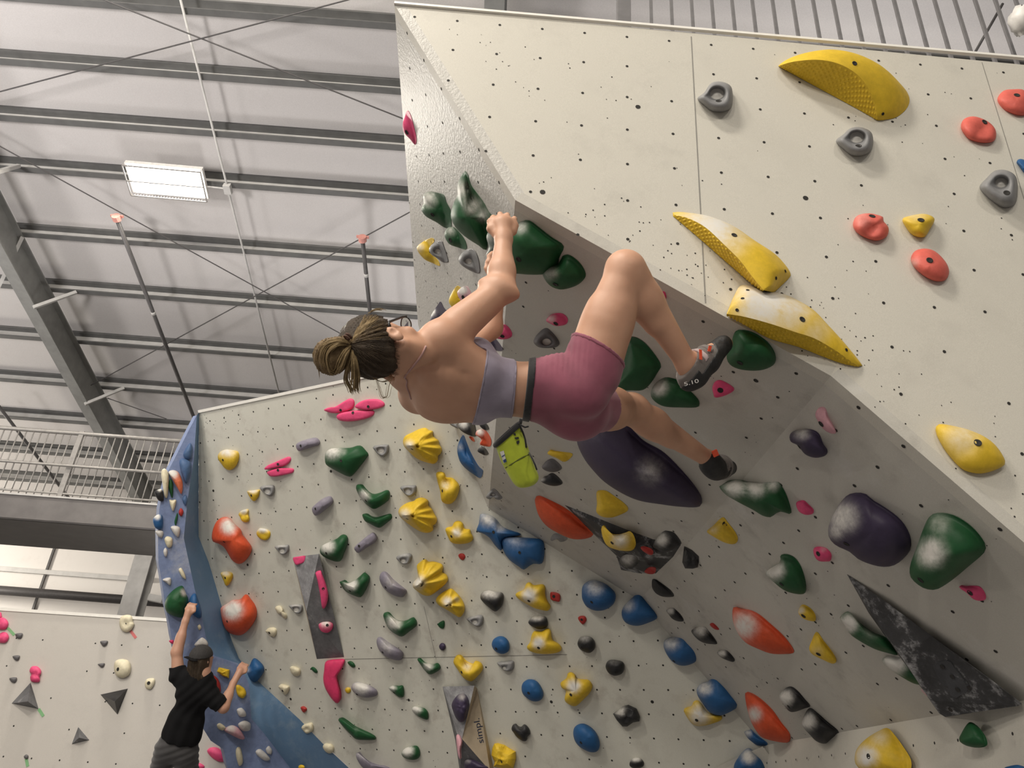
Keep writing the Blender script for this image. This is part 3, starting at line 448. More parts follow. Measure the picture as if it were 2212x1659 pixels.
B|R|q|410,765 450,710 510,690 545,720 570,790 578,880 540,882 470,850 420,810|ring=487,790,27 h=.35|grey loop hold standing alone left of the climber's forearm
B|Y|q|330,1100 360,1030 400,985 430,1020 420,1060 460,1110 470,1140 400,1185 350,1150|h=.35|yellow hold half covered by a pink and white nub
B|F|q|398,1035 430,1000 470,988 495,1020 515,1080 490,1120 450,1130 410,1080|k=440,1020,45,1.2 b=445,1078 h=.5|pink and white nub overlapping a yellow hold, above the climber's upper arm
B|P|q|170,1310 190,1220 240,1140 265,1112 290,1160 340,1220 270,1290 185,1360|k=200,1200,50,.6 h=.35|purple fin hold behind the climber's shoulder, with a pale left edge
B|P|q|560,1410 610,1360 650,1325 690,1390 735,1450 760,1500 700,1500 640,1450|k=600,1370,30,.5 h=.35|purple wedge hold behind the climber's chest
B|K|t|138,740 150,700 165,662 185,690 205,760 220,830 212,865 180,830 145,790|b=162,790 h=.3|lone pink diamond hold near the top of the narrow left face
B|R|b|1222,150 1240,120 1290,120 1330,150 1350,200 1320,225 1280,210 1235,185|ring=1285,165,22 c=.4 h=.35|grey loop hold just below the climber's ribs
B|N|b|1315,190 1350,150 1430,145 1480,160 1500,220 1505,300 1450,300 1380,270 1330,230|k=1370,180,60,1 h=.4|grey-topped black dome hold below the climber's sports top
B|N|b|1540,180 1580,160 1620,180 1640,230 1600,240 1560,215|h=.4|small black hold between the climber's waist and the pale orange jug
B|O|b|1500,290 1510,250 1550,232 1600,240 1640,290 1665,350 1655,410 1600,410 1545,390 1560,340 1530,310|k=1550,260,50,1 d=1590,340,40,-.6 h=.4|pale orange jug left of the chalk bag
B|N|b|1520,460 1550,410 1600,430 1635,490 1600,505 1560,490|h=.4 c=.4|small black hold directly below the pale orange jug
B|B|b|1305,440 1330,350 1370,290 1400,360 1450,480 1530,620 1578,670 1550,745 1470,700 1390,640 1330,560|k=1340,420,60,.5 d=1420,450,50,-.7 p=1400,560 h=.3|long slate blue canoe-shaped hold left of the chalk bag
B|O|b|1430,310 1470,315 1490,360 1460,350|h=.3|rust-coloured sliver between the black dome and the blue canoe hold
A|R|u|290,580 330,545 370,490 430,480 485,505 498,560 490,630 450,658 380,655 330,620|ring=405,552,42 b=415,595 h=.45|left grey loop hold, just right of the panel seam
A|R|u|1105,830 1150,790 1190,755 1250,748 1310,775 1325,830 1310,890 1260,918 1200,915 1150,880|ring=1228,808,42 b=1238,858 h=.45|middle grey loop hold, below the big yellow blade
A|R|u|1950,1100 1990,1050 2040,1005 2110,1002 2165,1040 2175,1120 2160,1200 2100,1225 2040,1195 1985,1150|ring=2078,1075,36 b=2110,1135 h=.45|right grey loop hold, under the blue hold at the photo's right edge
A|T|u|2055,585 2090,535 2150,525 2212,530 2255,580 2255,650 2212,680 2150,672 2090,640|b=2170,560 h=.35|coral red oval hold cut by the photo's right edge
A|T|u|1840,745 1860,700 1920,685 2000,715 2045,765 2040,825 1980,842 1900,825 1860,790|b=1980,718 d=1970,760,50,-.5 h=.4|coral red hold with a grooved lip, second from the right edge
A|T|u|1205,1320 1230,1270 1300,1255 1380,1275 1385,1300 1415,1340 1405,1390 1350,1416 1280,1400 1225,1365|b=1318,1272 d=1320,1350,40,-.5 k=1260,1290,70,.4 h=.45|coral pink hold with a shark-fin ridge, left of the small yellow hold
A|T|v|1293,160 1320,115 1380,102 1440,120 1500,180 1522,240 1500,290 1440,297 1370,265 1310,210|b=1405,172 k=1310,190,40,.5 h=.4|lowest coral red oval hold, under the small yellow hold
A|Y|u|1497,1290 1540,1270 1620,1258 1675,1275 1685,1300 1660,1345 1625,1395 1560,1385 1520,1340|b=1605,1295 c=.5 h=.5|small yellow molar-shaped hold between coral holds
A|B|u|2170,950 2190,935 2225,950 2250,1010 2240,1040 2212,1015 2190,985|h=.4|sliver of blue hold at the photo's right edge
A|Y|v|1443,1165 1470,1150 1540,1160 1640,1185 1740,1230 1810,1290 1858,1375 1830,1410 1750,1440 1680,1445 1600,1420 1530,1350 1480,1280 1445,1210|b=1692,1262 p=1690,1270 k=1600,1230,140,.6 h=.3|yellow leaf-shaped hold at the right, near the overhang's upper edge
D|G|s|1575,740 1600,680 1625,600 1670,588 1740,605 1820,660 1865,730 1862,790 1800,825 1720,832 1640,820 1590,790|b=1655,785 h=.55|smooth green dome hold against the toe of the climber's right shoe
D|G|s|905,940 950,830 985,660 1000,630 1050,640 1110,690 1180,790 1165,840 1090,940 1000,950|h=.4|darkest green hold between the climber's thighs and shin
D|G|s|1122,970 1140,920 1200,875 1260,880 1300,900 1390,985 1412,1020 1400,1050 1300,1052 1200,1045 1140,1010|k=1170,930,60,1 h=.4|dark green hold with a whitened left end, under the climber's right heel
D|P|s|680,1250 700,1160 780,1090 930,1110 1000,1170 1080,1250 1200,1320 1320,1440 1400,1540 1428,1600 1410,1645 1300,1645 1180,1630 1060,1610 960,1570 850,1500 780,1430 720,1350|p=1050,1400 k=1120,1430,110,.5 k=800,1200,90,.25 g=720,1180,1330,1620,45,.12 h=.33|giant dark purple teardrop hold beneath the climber's hips and left leg
D|Y|s|507,1330 520,1312 600,1318 655,1330 630,1365 600,1376 560,1355|h=.3|thin yellow flap hold right of the chalk bag
D|E|s|472,1410 500,1370 540,1360 590,1410 560,1435 510,1435|h=.4|grey nub hold directly below the thin yellow flap
D|N|s|465,1490 500,1460 540,1445 595,1500 560,1520 510,1515|k=470,1480,25,.6 h=.4|black nub hold right of the chalk bag's bottom
U|W2|n|378,1140 400,1128 470,1125 475,1165 450,1190 410,1190|ring=432,1166,14 h=.5|upper whitish loop hold on the light blue strip
U|W2|n|475,1535 500,1525 570,1525 572,1560 545,1590 510,1575|ring=522,1560,13 h=.5|lower whitish loop hold on the light blue strip, above the man's cap
V|B2|n|290,330 310,300 350,310 375,340 370,410 340,480 310,420|h=.4|dark blue knob near the top of the blue wall
V|B2|n|318,270 345,215 370,190 385,230 375,300 340,305|h=.4|rippled blue hold at the very top of the blue wall
V|W|n|160,400 180,372 205,390 215,440 205,570 185,575 170,490|h=.4|long white bone-like hold on the blue wall's left outline
V|F2|n|212,400 240,383 280,395 305,440 315,490 305,555 275,510 240,450|k=240,400,50,1.2 h=.35|white and orange horn-shaped hold high on the blue wall
V|G|n|212,500 225,445 245,480 245,560 235,580|h=.35|thin green hold behind the white and orange horn
V|N|n|112,540 150,520 170,530 178,600 140,600|k=150,520,20,1 h=.4|black hold sticking out left of the blue wall
V|W|n|217,600 240,598 268,600 255,660 240,675|h=.4|small cream wedge below the thin green hold
V|B|n|100,740 130,705 168,710 168,800 120,800|k=130,715,30,1 h=.45|blue hold with a white top jutting from the blue wall's left outline
V|W2|n|118,825 140,812 175,825 165,865 140,860|h=.4|small white nub under the jutting blue hold
V|W2|n|228,795 260,782 295,800 285,860 260,850|h=.4|white cup hold in the middle of the blue wall
V|W|n|183,880 205,858 240,875 235,930 205,935|h=.4|round cream hold below the white cup hold
V|W2|n|175,965 190,940 205,960 200,1000 185,1000|h=.4|tiny white and dark chip below the round cream hold
V|W|n|285,1100 305,1085 330,1130 335,1165 310,1150|h=.3|slim white sliver hold above the big green dome
V|W2|n|170,1170 200,1155 230,1160 225,1210 195,1190|h=.4|pale grey nub left of the slim white sliver
V|G|n|185,1350 200,1295 250,1240 310,1212 335,1260 355,1320 330,1400 310,1440 250,1430 200,1400|k=325,1260,30,1 h=.5|big green dome beside the man's raised left hand
V|B|n|355,1340 375,1285 405,1268 425,1310 450,1400 440,1445 400,1430 370,1390|h=.45|blue crescent hold gripped by the man's raised left hand
V|D|n|285,690 300,655 320,680 305,715|h=.4|tiny pinkish red hold high on the blue wall
V|G|n|255,750 275,690 280,720 265,780|h=.3|thin green sliver next to the tiny pinkish red hold
V|B2|n|310,590 335,560 350,600 335,640|h=.4|small rippled blue knob at the strip's edge
V|Y|o|738,745 755,705 860,730 850,810 790,790|f=1 h=.4|faceted yellow hold beside the man's right ear
V|W2|o|525,500 560,450 600,425 645,460 650,500 600,515|h=.35|pale triangular hold right behind the man's cap
V|D|o|605,840 650,800 700,780 750,820 775,890 765,950 700,900 640,850|k=630,830,25,1.2 h=.4|dark red hold behind the man's right shoulder
C|B|o|985,760 1040,700 1075,630 1110,625 1170,680 1185,735 1150,800 1100,848 1040,840 1000,800|k=1020,730,45,.6 h=.5|blue hold gripped by the man's right hand
V|Y|o|920,880 950,875 1000,910 1015,960 985,1000 940,980 920,930|h=.4 d=960,930,30,-.4|yellow two-part hold next to the man's right forearm
V|W|o|555,320 575,300 590,330 570,355|h=.4|tiny cream chip above the man's cap
V|W2|o|925,1110 970,1090 1010,1130 1010,1170 950,1170|c=.4 h=.4|greyish hold below the man's right elbow
V|W2|o|940,1240 1000,1210 1055,1240 1050,1300 990,1310 950,1280|c=.8 h=.4|whitened oval hold lower right of the man's elbow
V|W|o|738,1250 770,1235 820,1275 790,1305 750,1285|h=.4|small cream hold beside the man's waist
V|F|o|805,1300 870,1255 940,1280 1000,1370 970,1390 880,1350|k=870,1280,60,.9 h=.35|pink and white long hold beside the man's waist
E|K|o|645,1500 680,1465 750,1470 810,1530 815,1590 760,1600 690,1560|h=.4|bright pink oval hold right of the man's trousers
E|K|o|530,1620 570,1610 620,1640 600,1670 540,1670|h=.4|pink hold touching the man's trousers at the photo's bottom
V|W|o|915,1500 935,1460 965,1480 985,1600 950,1640 925,1580|h=.35|long cream hold low on the blue wall
V|W2|o|1105,1500 1150,1480 1220,1540 1240,1580 1190,1590 1120,1540|h=.35|longer of two white holds low on the blue strip
V|W2|o|1200,1480 1230,1450 1260,1490 1250,1530 1215,1520|h=.4|rounder of two white holds low on the blue strip
V|M|o|285,455 325,450 328,485 300,478|h=.4|tiny magenta nub on the blue wall's left outline beside the man's arm
E|K|p|-40,300 0,240 50,245 80,290 60,340 10,352 -40,340|h=.4|middle of three pink knobs at the photo's left edge
E|K|p|-30,230 5,185 18,232 0,245|h=.4|topmost of three pink knobs at the photo's left edge
E|K|p|-40,430 10,380 60,378 85,420 65,465 25,478 -30,465|h=.4|lowest of three pink knobs at the photo's left edge
E|W|p|1128,290 1145,230 1195,210 1245,222 1258,280 1270,300 1245,350 1195,375 1150,355|b=1190,292 d=1190,292,35,-.5 h=.4|cream doughnut hold crossing the grey wall's top edge
E|W|p|1078,710 1090,650 1150,628 1215,645 1237,700 1225,770 1170,808 1110,795 1085,750|b=1115,725 h=.45|round cream hold above the shiny black pyramid
E|W|w|787,1200 800,1175 838,1172 840,1200 820,1230 795,1225|b=808,1197 h=.4|small cream hold nearest the man on the grey wall
E|K|p|278,740 300,700 350,697 385,730 388,765 375,790 375,840 340,850 295,840 285,800 295,775|d=335,775,30,-.4 h=.45|pink double-ball hold on top of the largest grey pyramid
E|E|p|148,390 212,385 205,425 180,436 155,425|h=.5|small grey chip beside the green tape, topmost of the left column
E|E|p|122,600 185,595 178,635 152,643 128,625|h=.5|small grey chip in the middle of the left column
E|E|p|92,808 157,803 150,845 122,853 98,835|h=.5|small grey chip at the bottom of the left column
E|E|p|950,460 1017,457 1010,490 980,510 958,490|h=.5|small grey chip below the cream doughnut hold
E|E|p|927,675 988,668 980,700 955,708 935,690|h=.5|small grey chip left of the round cream hold
E|E|p|225,1550 250,1530 268,1545 262,1570 240,1575|h=.5|tiny grey nub above the lower left green tape strip
'''
# ------------------------------------------------------------------ climbing holds
ZK = dict(a=(420, 820, 4.88), b=(720, 880, 4.88), c=(420, 1100, 4.88), d=(720, 1180, 4.88), e=(520, 1380, 5.53), g=(820, 1380, 5.53), h=(1020, 1020, 4.88), i=(1320, 1020, 4.88),
          j=(1120, 1240, 3.96), k=(1420, 1240, 3.96), l=(1780, 1000, 4.741), m=(1780, 1240, 3.958), n=(300, 900, 3.319), o=(300, 1280, 4.377), p=(0, 1280, 4.378), q=(880, 350, 3.6875),
          r=(640, 360, 2.7657), s=(1000, 500, 2.7657), t=(820, 0, 2.7657), u=(1400, 0, 2.724), v=(1500, 500, 2.7654), w=(0, 1000, 2.5167), x=(0, 0, 1.))
GROUP = dict(A='holds on the tall right face', B='holds on the narrow left face', C='holds on the big white board', D='holds under the overhang', G='holds on the lower overhang',
             V='holds on the blue wall', U='holds on the blue strip', E='holds on the far grey wall', H='holds on the kicker below the overhang')
def spline(p, n):
    p = np.asarray(p, float); k = len(p); out = []
    seg = np.linalg.norm(np.roll(p, -1, 0)-p, axis=1); cum = np.concatenate([[0], np.cumsum(seg)])
    for t in np.linspace(0, cum[-1], n, endpoint=False):
        i = min(np.searchsorted(cum, t, 'right')-1, k-1); u = (t-cum[i])/max(seg[i], 1e-9)
        a, b, c, d = p[(i-1) % k], p[i], p[(i+1) % k], p[(i+2) % k]
        out.append(.5*((2*b)+(c-a)*u+(2*a-5*b+4*c-d)*u*u+(3*b-a-3*c+d)*u**3))
    return np.array(out)
def cast(px, pl, base, m, off):
    d = rays(px); n = pl[0]
    t = ((base-CAM) @ m + off)/(d @ m)
    tw = ((pl[1]+n*.002-CAM) @ n)/(d @ n)
    t = np.where((tw > 0) & (t > tw), tw, t)
    return CAM + d*t[:, None]
def bolt_on(o, verts, faces, x, y, r, name='bolt_hole'):
    bv = BVHTree.FromPolygons([tuple(v) for v in verts], [tuple(int(i) for i in f) for f in faces])
    loc, nr, idx, dist = bv.ray_cast(Vector(CAM), Vector(unit(ray(x, y))))
    if loc is None: return
    n = np.array(nr); n = n if n @ (CAM-np.array(loc)) > 0 else -n
    c = np.array(loc); b = MB(); K = 12
    rim = disc(c+n*.0012, n, r, K); top = disc(c+n*.0025, n, r*.86, K); inn = disc(c+n*.0004, n, r*.62, K)
    b.add(rim+top+inn, [(i, (i+1) % K, K+(i+1) % K, K+i) for i in range(K)]+[(K+i, K+(i+1) % K, 2*K+(i+1) % K, 2*K+i) for i in range(K)]+[tuple(range(2*K, 3*K))])
    b.obj(name, [M_HOLE], o, True)
def make_hold(wk, ck, px, opts, label):
    pl = PL[wk]; n = pl[0]
    N = 44
    op = {}; spots = []; dents = []; segs = []
    for t in opts.split():
        k, v = t.split('=')
        if k == 'k': spots.append([float(q) for q in v.split(',')])
        elif k == 'g': segs.append([float(q) for q in v.split(',')])
        elif k == 'd': dents.append([float(q) for q in v.split(',')])
        else: op[k] = [float(q) for q in v.split(',')]
    ang = 'f' in op
    if segs: N = 80
    raw = np.array(px, float)
    if ang:
        N = len(raw)*4
        out = np.concatenate([raw[i]+(np.roll(raw, -1, 0)[i]-raw[i])*np.array([0, .1, .5, .9])[:, None] for i in range(len(raw))])
    else: out = spline(raw, N)
    lo, hi = raw.min(0), raw.max(0); size = hi-lo
    cen = out.mean(0)
    ring = op.get('ring'); pk = np.array(op['p']) if 'p' in op else (np.array(ring[:2]) if ring else cen)
    base0 = hit(*cen, pl); view = unit(CAM-base0); t = TILT[wk]
    m = unit(n*(1-t)+view*t)
    D = (base0-CAM) @ FW
    wm = math.sqrt(size[0]*size[1])*D/FPX
    h = op.get('h', [.4])[0]*wm
    lift = .18*h
    base = base0 + n*lift
    off0 = 0.0
    K = 13 if segs else 9; nn = op.get('n', [2.])[0]
    rngs = []; chs = []
    def chalk(q):
        c = np.zeros(len(q))
        for x, y, r, a in spots: c = np.maximum(c, a*np.exp(-((q-[x, y])**2).sum(1)/(r*r)))
        if 'c' in op:
            cc = op['c'][0]; x, y = lo[0]+size[0]*.42, lo[1]+size[1]*.08
            c = np.maximum(c, cc*np.exp(-((q[:, 0]-x)/(size[0]*.5))**2-((q[:, 1]-y)/(size[1]*.36))**2))
        return c
    # skirt: drop the outline straight to the wall
    ol = cast(out, pl, base, m, 0)
    sk = ol - (((ol-pl[1]) @ n)+.004)[:, None]*n
    skc = sk.mean(0); sk = skc+(sk-skc)*.93
    rngs.append(sk); chs.append(chalk(out)*.3)
    hsc = h/max(.35, m @ view)**.0
    if ring:
        rx, ry, rr = ring
        a = np.arctan2(out[:, 1]-ry, out[:, 0]-rx)
        hole = np.stack([rx+rr*np.cos(a), ry+rr*.78*np.sin(a)], 1)
        for s, f in ((0, 0.), (.10, .42), (.28, .80), (.5, 1.), (.72, .94), (.88, .74), (1., .50)):
            q = out+(hole-out)*s
            rngs.append(cast(q, pl, base, m, hsc*f)); chs.append(chalk(q)+(.3 if s > .9 else 0))
        q = np.array([rx, ry])+(hole-[rx, ry])*.9
        rngs.append(cast(q, pl, base, m, hsc*.40)); chs.append(np.full(N, 1.1))
        q = np.array([rx, ry])+(hole-[rx, ry])*.4
        rngs.append(cast(q, pl, base, m, hsc*.52)); chs.append(np.full(N, 1.2))
        cq = np.array([[rx, ry]]); cp = cast(cq, pl, base, m, hsc*.56); cch = [1.2]
    else:
        th = np.arctan2(out[:, 1]-pk[1], out[:, 0]-pk[0]); ph = (hash(label) % 628)/100. if False else (len(label)*.7)
        for k in range(K):
            f = k/K*math.pi/2
            s, z = math.cos(f)**(2/nn), math.sin(f)**(2/nn)
            q = pk+(out-pk)*s
            hh = np.full(N, z)*(1+.05*np.sin(3*th+ph)*s)
            if 'rd' in op: hh = hh*(1+op['rd'][1]*np.sin(op['rd'][0]*th+ph)*min(1, 1.7*s**1.6)) if k else hh
            for x, y, r, a_ in dents: hh = hh+a_*np.exp(-((q-[x, y])**2).sum(1)/(r*r))*min(1., z*1.5)
            for x1, y1, x2, y2, w_, a_ in segs:
                ab = np.array([x2-x1, y2-y1]); tt = np.clip(((q-[x1, y1]) @ ab)/(ab @ ab), 0, 1.3); dd = np.linalg.norm(q-[x1, y1]-tt[:, None]*ab, axis=1)
                hh = hh+a_*np.exp(-(dd/w_)**2)*(z**.6)
            if ang: hh = np.minimum(hh, .82+.1*np.cos(2*th+ph))
            rngs.append(cast(q, pl, base, m, hsc*np.maximum(hh, -.15))); chs.append(chalk(q))
        cq = pk[None]; zz = 1.
        for x, y, r, a_ in dents: zz += a_*math.exp(-((pk-[x, y])**2).sum()/(r*r))
        if ang: zz = min(zz, .85)
        cp = cast(cq, pl, base, m, hsc*zz); cch = chalk(cq)
    V = np.vstack(rngs+[cp]); A = np.concatenate(chs+[np.asarray(cch)])
    R = len(rngs); F = []
    for r in range(R-1):
        for i in range(N): F.append((r*N+i, r*N+(i+1) % N, (r+1)*N+(i+1) % N, (r+1)*N+i))
    for i in range(N): F.append(((R-1)*N+i, (R-1)*N+(i+1) % N, R*N))
    o = new_obj('climbing_hold', V, F, HM[ck], None, not ang, attr=A)
    o.data.validate()
    tag(o, label, 'climbing hold', GROUP[wk])
    if 'b' in op:
        d0 = np.linalg.norm(base0-CAM)
        bolt_on(o, V, F, op['b'][0], op['b'][1], min(.0135, .16*wm) if wk != 'E' else .02)
    return o
PL['P'] = (pD[0], pD[1]+pD[0]*.062); TILT['P'] = .4; GROUP['P'] = 'holds under the overhang'
for line in HOLDS.strip().split('\n'):
    wk, ck, key, outl, opts, label = line.split('|')
    ox, oy, sc = ZK[key]
    px = [(ox+float(x)/sc, oy+float(y)/sc) for x, y in (q.split(',') for q in outl.split())]
    oo = []
    for t in opts.split():
        k, v = t.split('='); w = [float(q) for q in v.split(',')]
        if k in 'bpkd' or k == 'ring':
            w[0] = ox+w[0]/sc; w[1] = oy+w[1]/sc
            if (k in 'kd' or k == 'ring') and len(w) > 2: w[2] /= sc
        if k == 'g': w[0] = ox+w[0]/sc; w[1] = oy+w[1]/sc; w[2] = ox+w[2]/sc; w[3] = oy+w[3]/sc; w[4] /= sc
        oo.append(k+'='+','.join('%.3f' % q for q in w))
    make_hold(wk, ck, px, ' '.join(oo), label)

# yellow blades: a smooth back and a dimpled grip face meeting at a sharp ridge
def curve(pts, n):
    p = np.asarray(pts, float); seg = np.linalg.norm(np.diff(p, axis=0), axis=1); cum = np.concatenate([[0], np.cumsum(seg)])
    out = []
    for t in np.linspace(0, cum[-1], n):
        i = min(np.searchsorted(cum, t, 'right')-1, len(p)-2); u = (t-cum[i])/max(seg[i], 1e-9)
        a, b, c, d = p[max(i-1, 0)], p[i], p[i+1], p[min(i+2, len(p)-1)]
        out.append(.5*((2*b)+(c-a)*u+(2*a-5*b+4*c-d)*u*u+(3*b-a-3*c+d)*u**3))
    return np.array(out)
def blade(O, Rg, L, hfun, label, spots, bolts, dims):
    pl = pA; n = pl[0]; T = 70
    O, Rg, L = curve(O, T), curve(Rg, T), curve(L, T)
    t = np.linspace(0, 1, T); H = hfun(t)
    o3 = cast(O, pl, pl[1], n, 0.002); l3 = cast(L, pl, pl[1], n, 0.002); r3 = np.array([hit(x, y, pl, h) for (x, y), h in zip(Rg, H)])
    S = 12; V = []; A = []
    for j in range(S+1):
        u = j/S
        q = r3*(1-u)+o3*u + n*(np.sin(math.pi*u)*H*.35)[:, None]
        V.append(q); px = Rg*(1-u)+O*u; c = np.zeros(T)
        for x, y, r, a in spots: c = np.maximum(c, a*np.exp(-((px-[x, y])**2).sum(1)/(r*r)))
        A.append(c)
    V = np.vstack(V); A = np.concatenate(A)
    F = [(j*T+i, j*T+i+1, (j+1)*T+i+1, (j+1)*T+i) for j in range(S) for i in range(T-1)]
    # close both ends
    F += [tuple(j*T for j in range(S+1)), tuple(j*T+T-1 for j in range(S, -1, -1))]
    o = new_obj('climbing_hold', V, F, HM['Y'], None, True, attr=A)
    tag(o, label, 'climbing hold', GROUP['A'])
    T2, S2 = 260, 64
    ti = np.linspace(0, T-1, T2); i0 = np.minimum(ti.astype(int), T-2); fr = (ti-i0)[:, None]
    rr = r3[i0]*(1-fr)+r3[i0+1]*fr; ll = l3[i0]*(1-fr)+l3[i0+1]*fr
    V = []
    for j in range(S2+1):
        u = j/S2; q = rr*(1-u)+ll*u
        w = np.linalg.norm(rr-ll, axis=1)
        nrm = np.cross(np.gradient(rr, axis=0), ll-rr); nrm /= np.linalg.norm(nrm, axis=1)[:, None]+1e-9
        nrm *= np.sign((nrm*(CAM-q)).sum(1))[:, None]
        s = np.cumsum(np.concatenate([[0], np.linalg.norm(np.diff(rr, axis=0), axis=1)])); y = u*w
        p = .027
        bumpv = np.maximum(0, np.cos(math.pi*2*s/p)*np.cos(math.pi*2*y/p))
        ed = np.minimum(1, np.minimum(u, 1-u)*8)
        V.append(q+nrm*(.0055*bumpv*ed*np.minimum(1, w/.03))[:, None])
    V = np.vstack(V)
    F = np.array([(j*T2+i, j*T2+i+1, (j+1)*T2+i+1, (j+1)*T2+i) for j in range(S2) for i in range(T2-1)])
    g = new_obj('grip_face', V, F, HM['Y'], o, True, attr=np.zeros(len(V))); g['label'] = 'dimpled yellow grip face'
    me = o.data
    vv = np.array([v.co[:] for v in me.vertices])+np.array(o.location)
    ff = [tuple(p.vertices) for p in me.polygons]
    for x, y, r in bolts: bolt_on(o, vv, ff, x, y, r)
U_ = lambda s: [(1400+float(x)/2.724, float(y)/2.724) for x, y in (q.split(',') for q in s.split())]
V_ = lambda s: [(1500+float(x)/2.7654, 500+float(y)/2.7654) for x, y in (q.split(',') for q in s.split())]
blade(U_('768,385 850,352 1000,335 1120,340 1250,370 1400,430 1500,510 1538,580 1520,640 1460,690 1390,706 1352,709'),
      U_('768,388 860,362 1000,352 1120,375 1220,430 1290,510 1335,610 1352,707'),
      U_('768,391 880,452 1000,517 1120,581 1240,646 1350,709'),
      lambda t: .15*np.sin(math.pi*np.clip(t, 0, 1)**.85)**.8+.001, 'topmost yellow blade hold with a dimpled face, near the railing', [(1600, 140, 60, .15)],
      [(1846, 137, .012), (1907, 246, .007)], None)
blade([(1453, 459), (1473, 458), (1510, 463), (1540, 470), (1584, 488), (1628, 518), (1672, 547), (1697, 573), (1708, 592), (1703, 602), (1688, 617), (1672, 632)],
      [(1454, 464), (1488, 472), (1525, 492), (1565, 529), (1598, 562), (1620, 591), (1635, 610), (1650, 627)],
      [(1454, 467), (1500, 506), (1540, 541), (1580, 576), (1620, 610), (1646, 629)],
      lambda t: .11*np.sin(math.pi*.62*t)**.8+.001, 'middle yellow blade hold, its square end touching the lowest blade', [(1535, 490, 75, .95), (1580, 520, 50, .6)],
      [(1586, 508, .012), (1696, 586, .007), (1676, 601, .007)], None)
blade(V_('200,472 235,388 285,320 400,345 550,380 700,460 800,560 900,670 1000,795 985,806'),
      V_('192,492 300,510 450,550 600,600 720,640 850,715 920,765 985,807'),
      V_('198,502 300,560 450,640 620,690 760,745 880,788 985,810'),
      lambda t: .12*np.cos(math.pi*.5*t)**.7+.001, 'lowest yellow blade hold with a chalky back, along the overhang edge', [(1650, 650, 70, 1.1), (1700, 670, 60, .8), (1760, 720, 40, .5)],
      [(1733, 690, .012), (1615, 627, .007), (1604, 645, .007), (1592, 670, .007), (1828, 756, .007)], None)

# ------------------------------------------------------------------ wall volumes
def volmat(name, base, edge=(.42, .42, .42), t=(.42, .62, .8)):
    m, nt, bs = newmat(name); n1 = noise(nt, 7, 6, .75); n2 = noise(nt, 160, 2)
    r = ramp(nt, n1.outputs['Fac'], [(t[0], base), (t[1], tuple(c*1.5 for c in base)), (t[2], edge)])
    nt.links.new(r.outputs['Color'], bs.inputs['Base Color']); bs.inputs['Roughness'].default_value = .6
    bump(nt, bs, n2.outputs['Fac'], .25, .003); return m
M_VOL = volmat('grey_volume_paint', (.10, .10, .105)); M_VOLD = volmat('dark_volume_paint', (.035, .036, .04)); M_VOLL = volmat('mid_grey_volume_paint', (.21, .21, .22), (.55, .55, .55), (.4, .55, .72)); M_VOLC = volmat('chalky_dark_volume_paint', (.028, .028, .03), (.40, .40, .41), (.42, .51, .66))
M_WOOD = simple('bare_birch', (.44, .36, .26), .6, 0, .08, 12); M_GLOSSB = simple('gloss_black', (.02, .02, .022), .18, 0, .1, 5)
def volume(pl, key, pts, faces, mats, label, fm=None, grp='wall volumes'):
    ox, oy, sc = ZK[key]
    V = [hit(ox+x/sc, oy+y/sc, pl, h) for x, y, h in pts]
    o = new_obj('wall_volume', V, faces, mats, None, False, fm); tag(o, label, 'wall volume', grp); return o
v1 = volume(pC, 'c', [(1038, 515, .0), (1312, 470, .0), (1180, 1075, .13), (1578, 1560, 0), (1290, 1580, 0), (1312, 472, .10), (1038, 505, .02)],
       [(6, 5, 2), (5, 3, 2), (2, 3, 4), (6, 2, 4, 0), (5, 1, 3), (0, 1, 5, 6)], [M_VOLL, M_VOL, M_WOOD], 'tall grey prism volume with pink holds on it, standing on the white board', [0, 1, 1, 2, 1, 0])
v2 = volume(pC, 'g', [(752, 572, .01), (1132, 558, .12), (985, 1195, .15), (1165, 590, .0), (1370, 1580, .0), (1320, 1580, .10), (960, 1600, .02), (905, 1215, .01), (925, 1140, .10), (880, 1100, .0)],
       [(0, 1, 2, 8), (1, 3, 4, 5, 2), (2, 5, 6, 7), (0, 8, 7, 9), (8, 2, 7), (5, 4, 6)], [M_VOLL, M_WOOD, M_VOL], 'wood and grey twisted volume lettered along its bare wooden face', [0, 1, 2, 2, 2, 2])
v3 = volume(pD, 'h', [(975, 345, 0), (1640, 610, 0), (1900, 705, 0), (2200, 765, 0), (2120, 890, 0), (1935, 1068, 0), (1750, 1065, 0), (1570, 1030, .0), (1520, 880, .0), (1300, 670, 0), (1560, 800, .06), (1800, 900, .08), (1700, 760, .06)],
       [(0, 1, 12), (0, 12, 10), (0, 10, 9), (1, 2, 12), (2, 3, 11, 12), (12, 11, 10), (10, 8, 9), (10, 11, 8), (11, 7, 8), (11, 6, 7), (11, 5, 6), (11, 4, 5), (11, 3, 4)], [M_VOLC], 'dark grey arrowhead plate on the overhang, chalk-smeared, carrying a yellow jug')
v4 = volume(pG, 'm', [(195, 0, 0), (520, 230, .02), (920, 530, .03), (1400, 880, .04), (1692, 1107, .05), (1660, 1128, .05), (1030, 1218, .12), (985, 1192, .12), (910, 1080, .12), (650, 690, .10), (400, 330, .05),
       (540, 245, 0), (1400, 885, 0), (1692, 1115, 0), (1040, 1225, 0), (940, 1130, 0), (670, 740, 0), (380, 330, 0)],
       [(0, 1, 2, 3, 4, 5, 6, 7, 8, 9, 10), (0, 10, 17), (10, 9, 16, 17), (9, 8, 15, 16), (8, 7, 15), (7, 6, 14, 15), (6, 5, 13, 14), (5, 4, 13), (4, 3, 12, 13), (3, 2, 12), (2, 1, 11, 12), (1, 0, 11)], [M_VOLC],
       'big dark triangular plate volume at the lower right, sharp tip pointing up left')
b = MB(); n = pG[0]
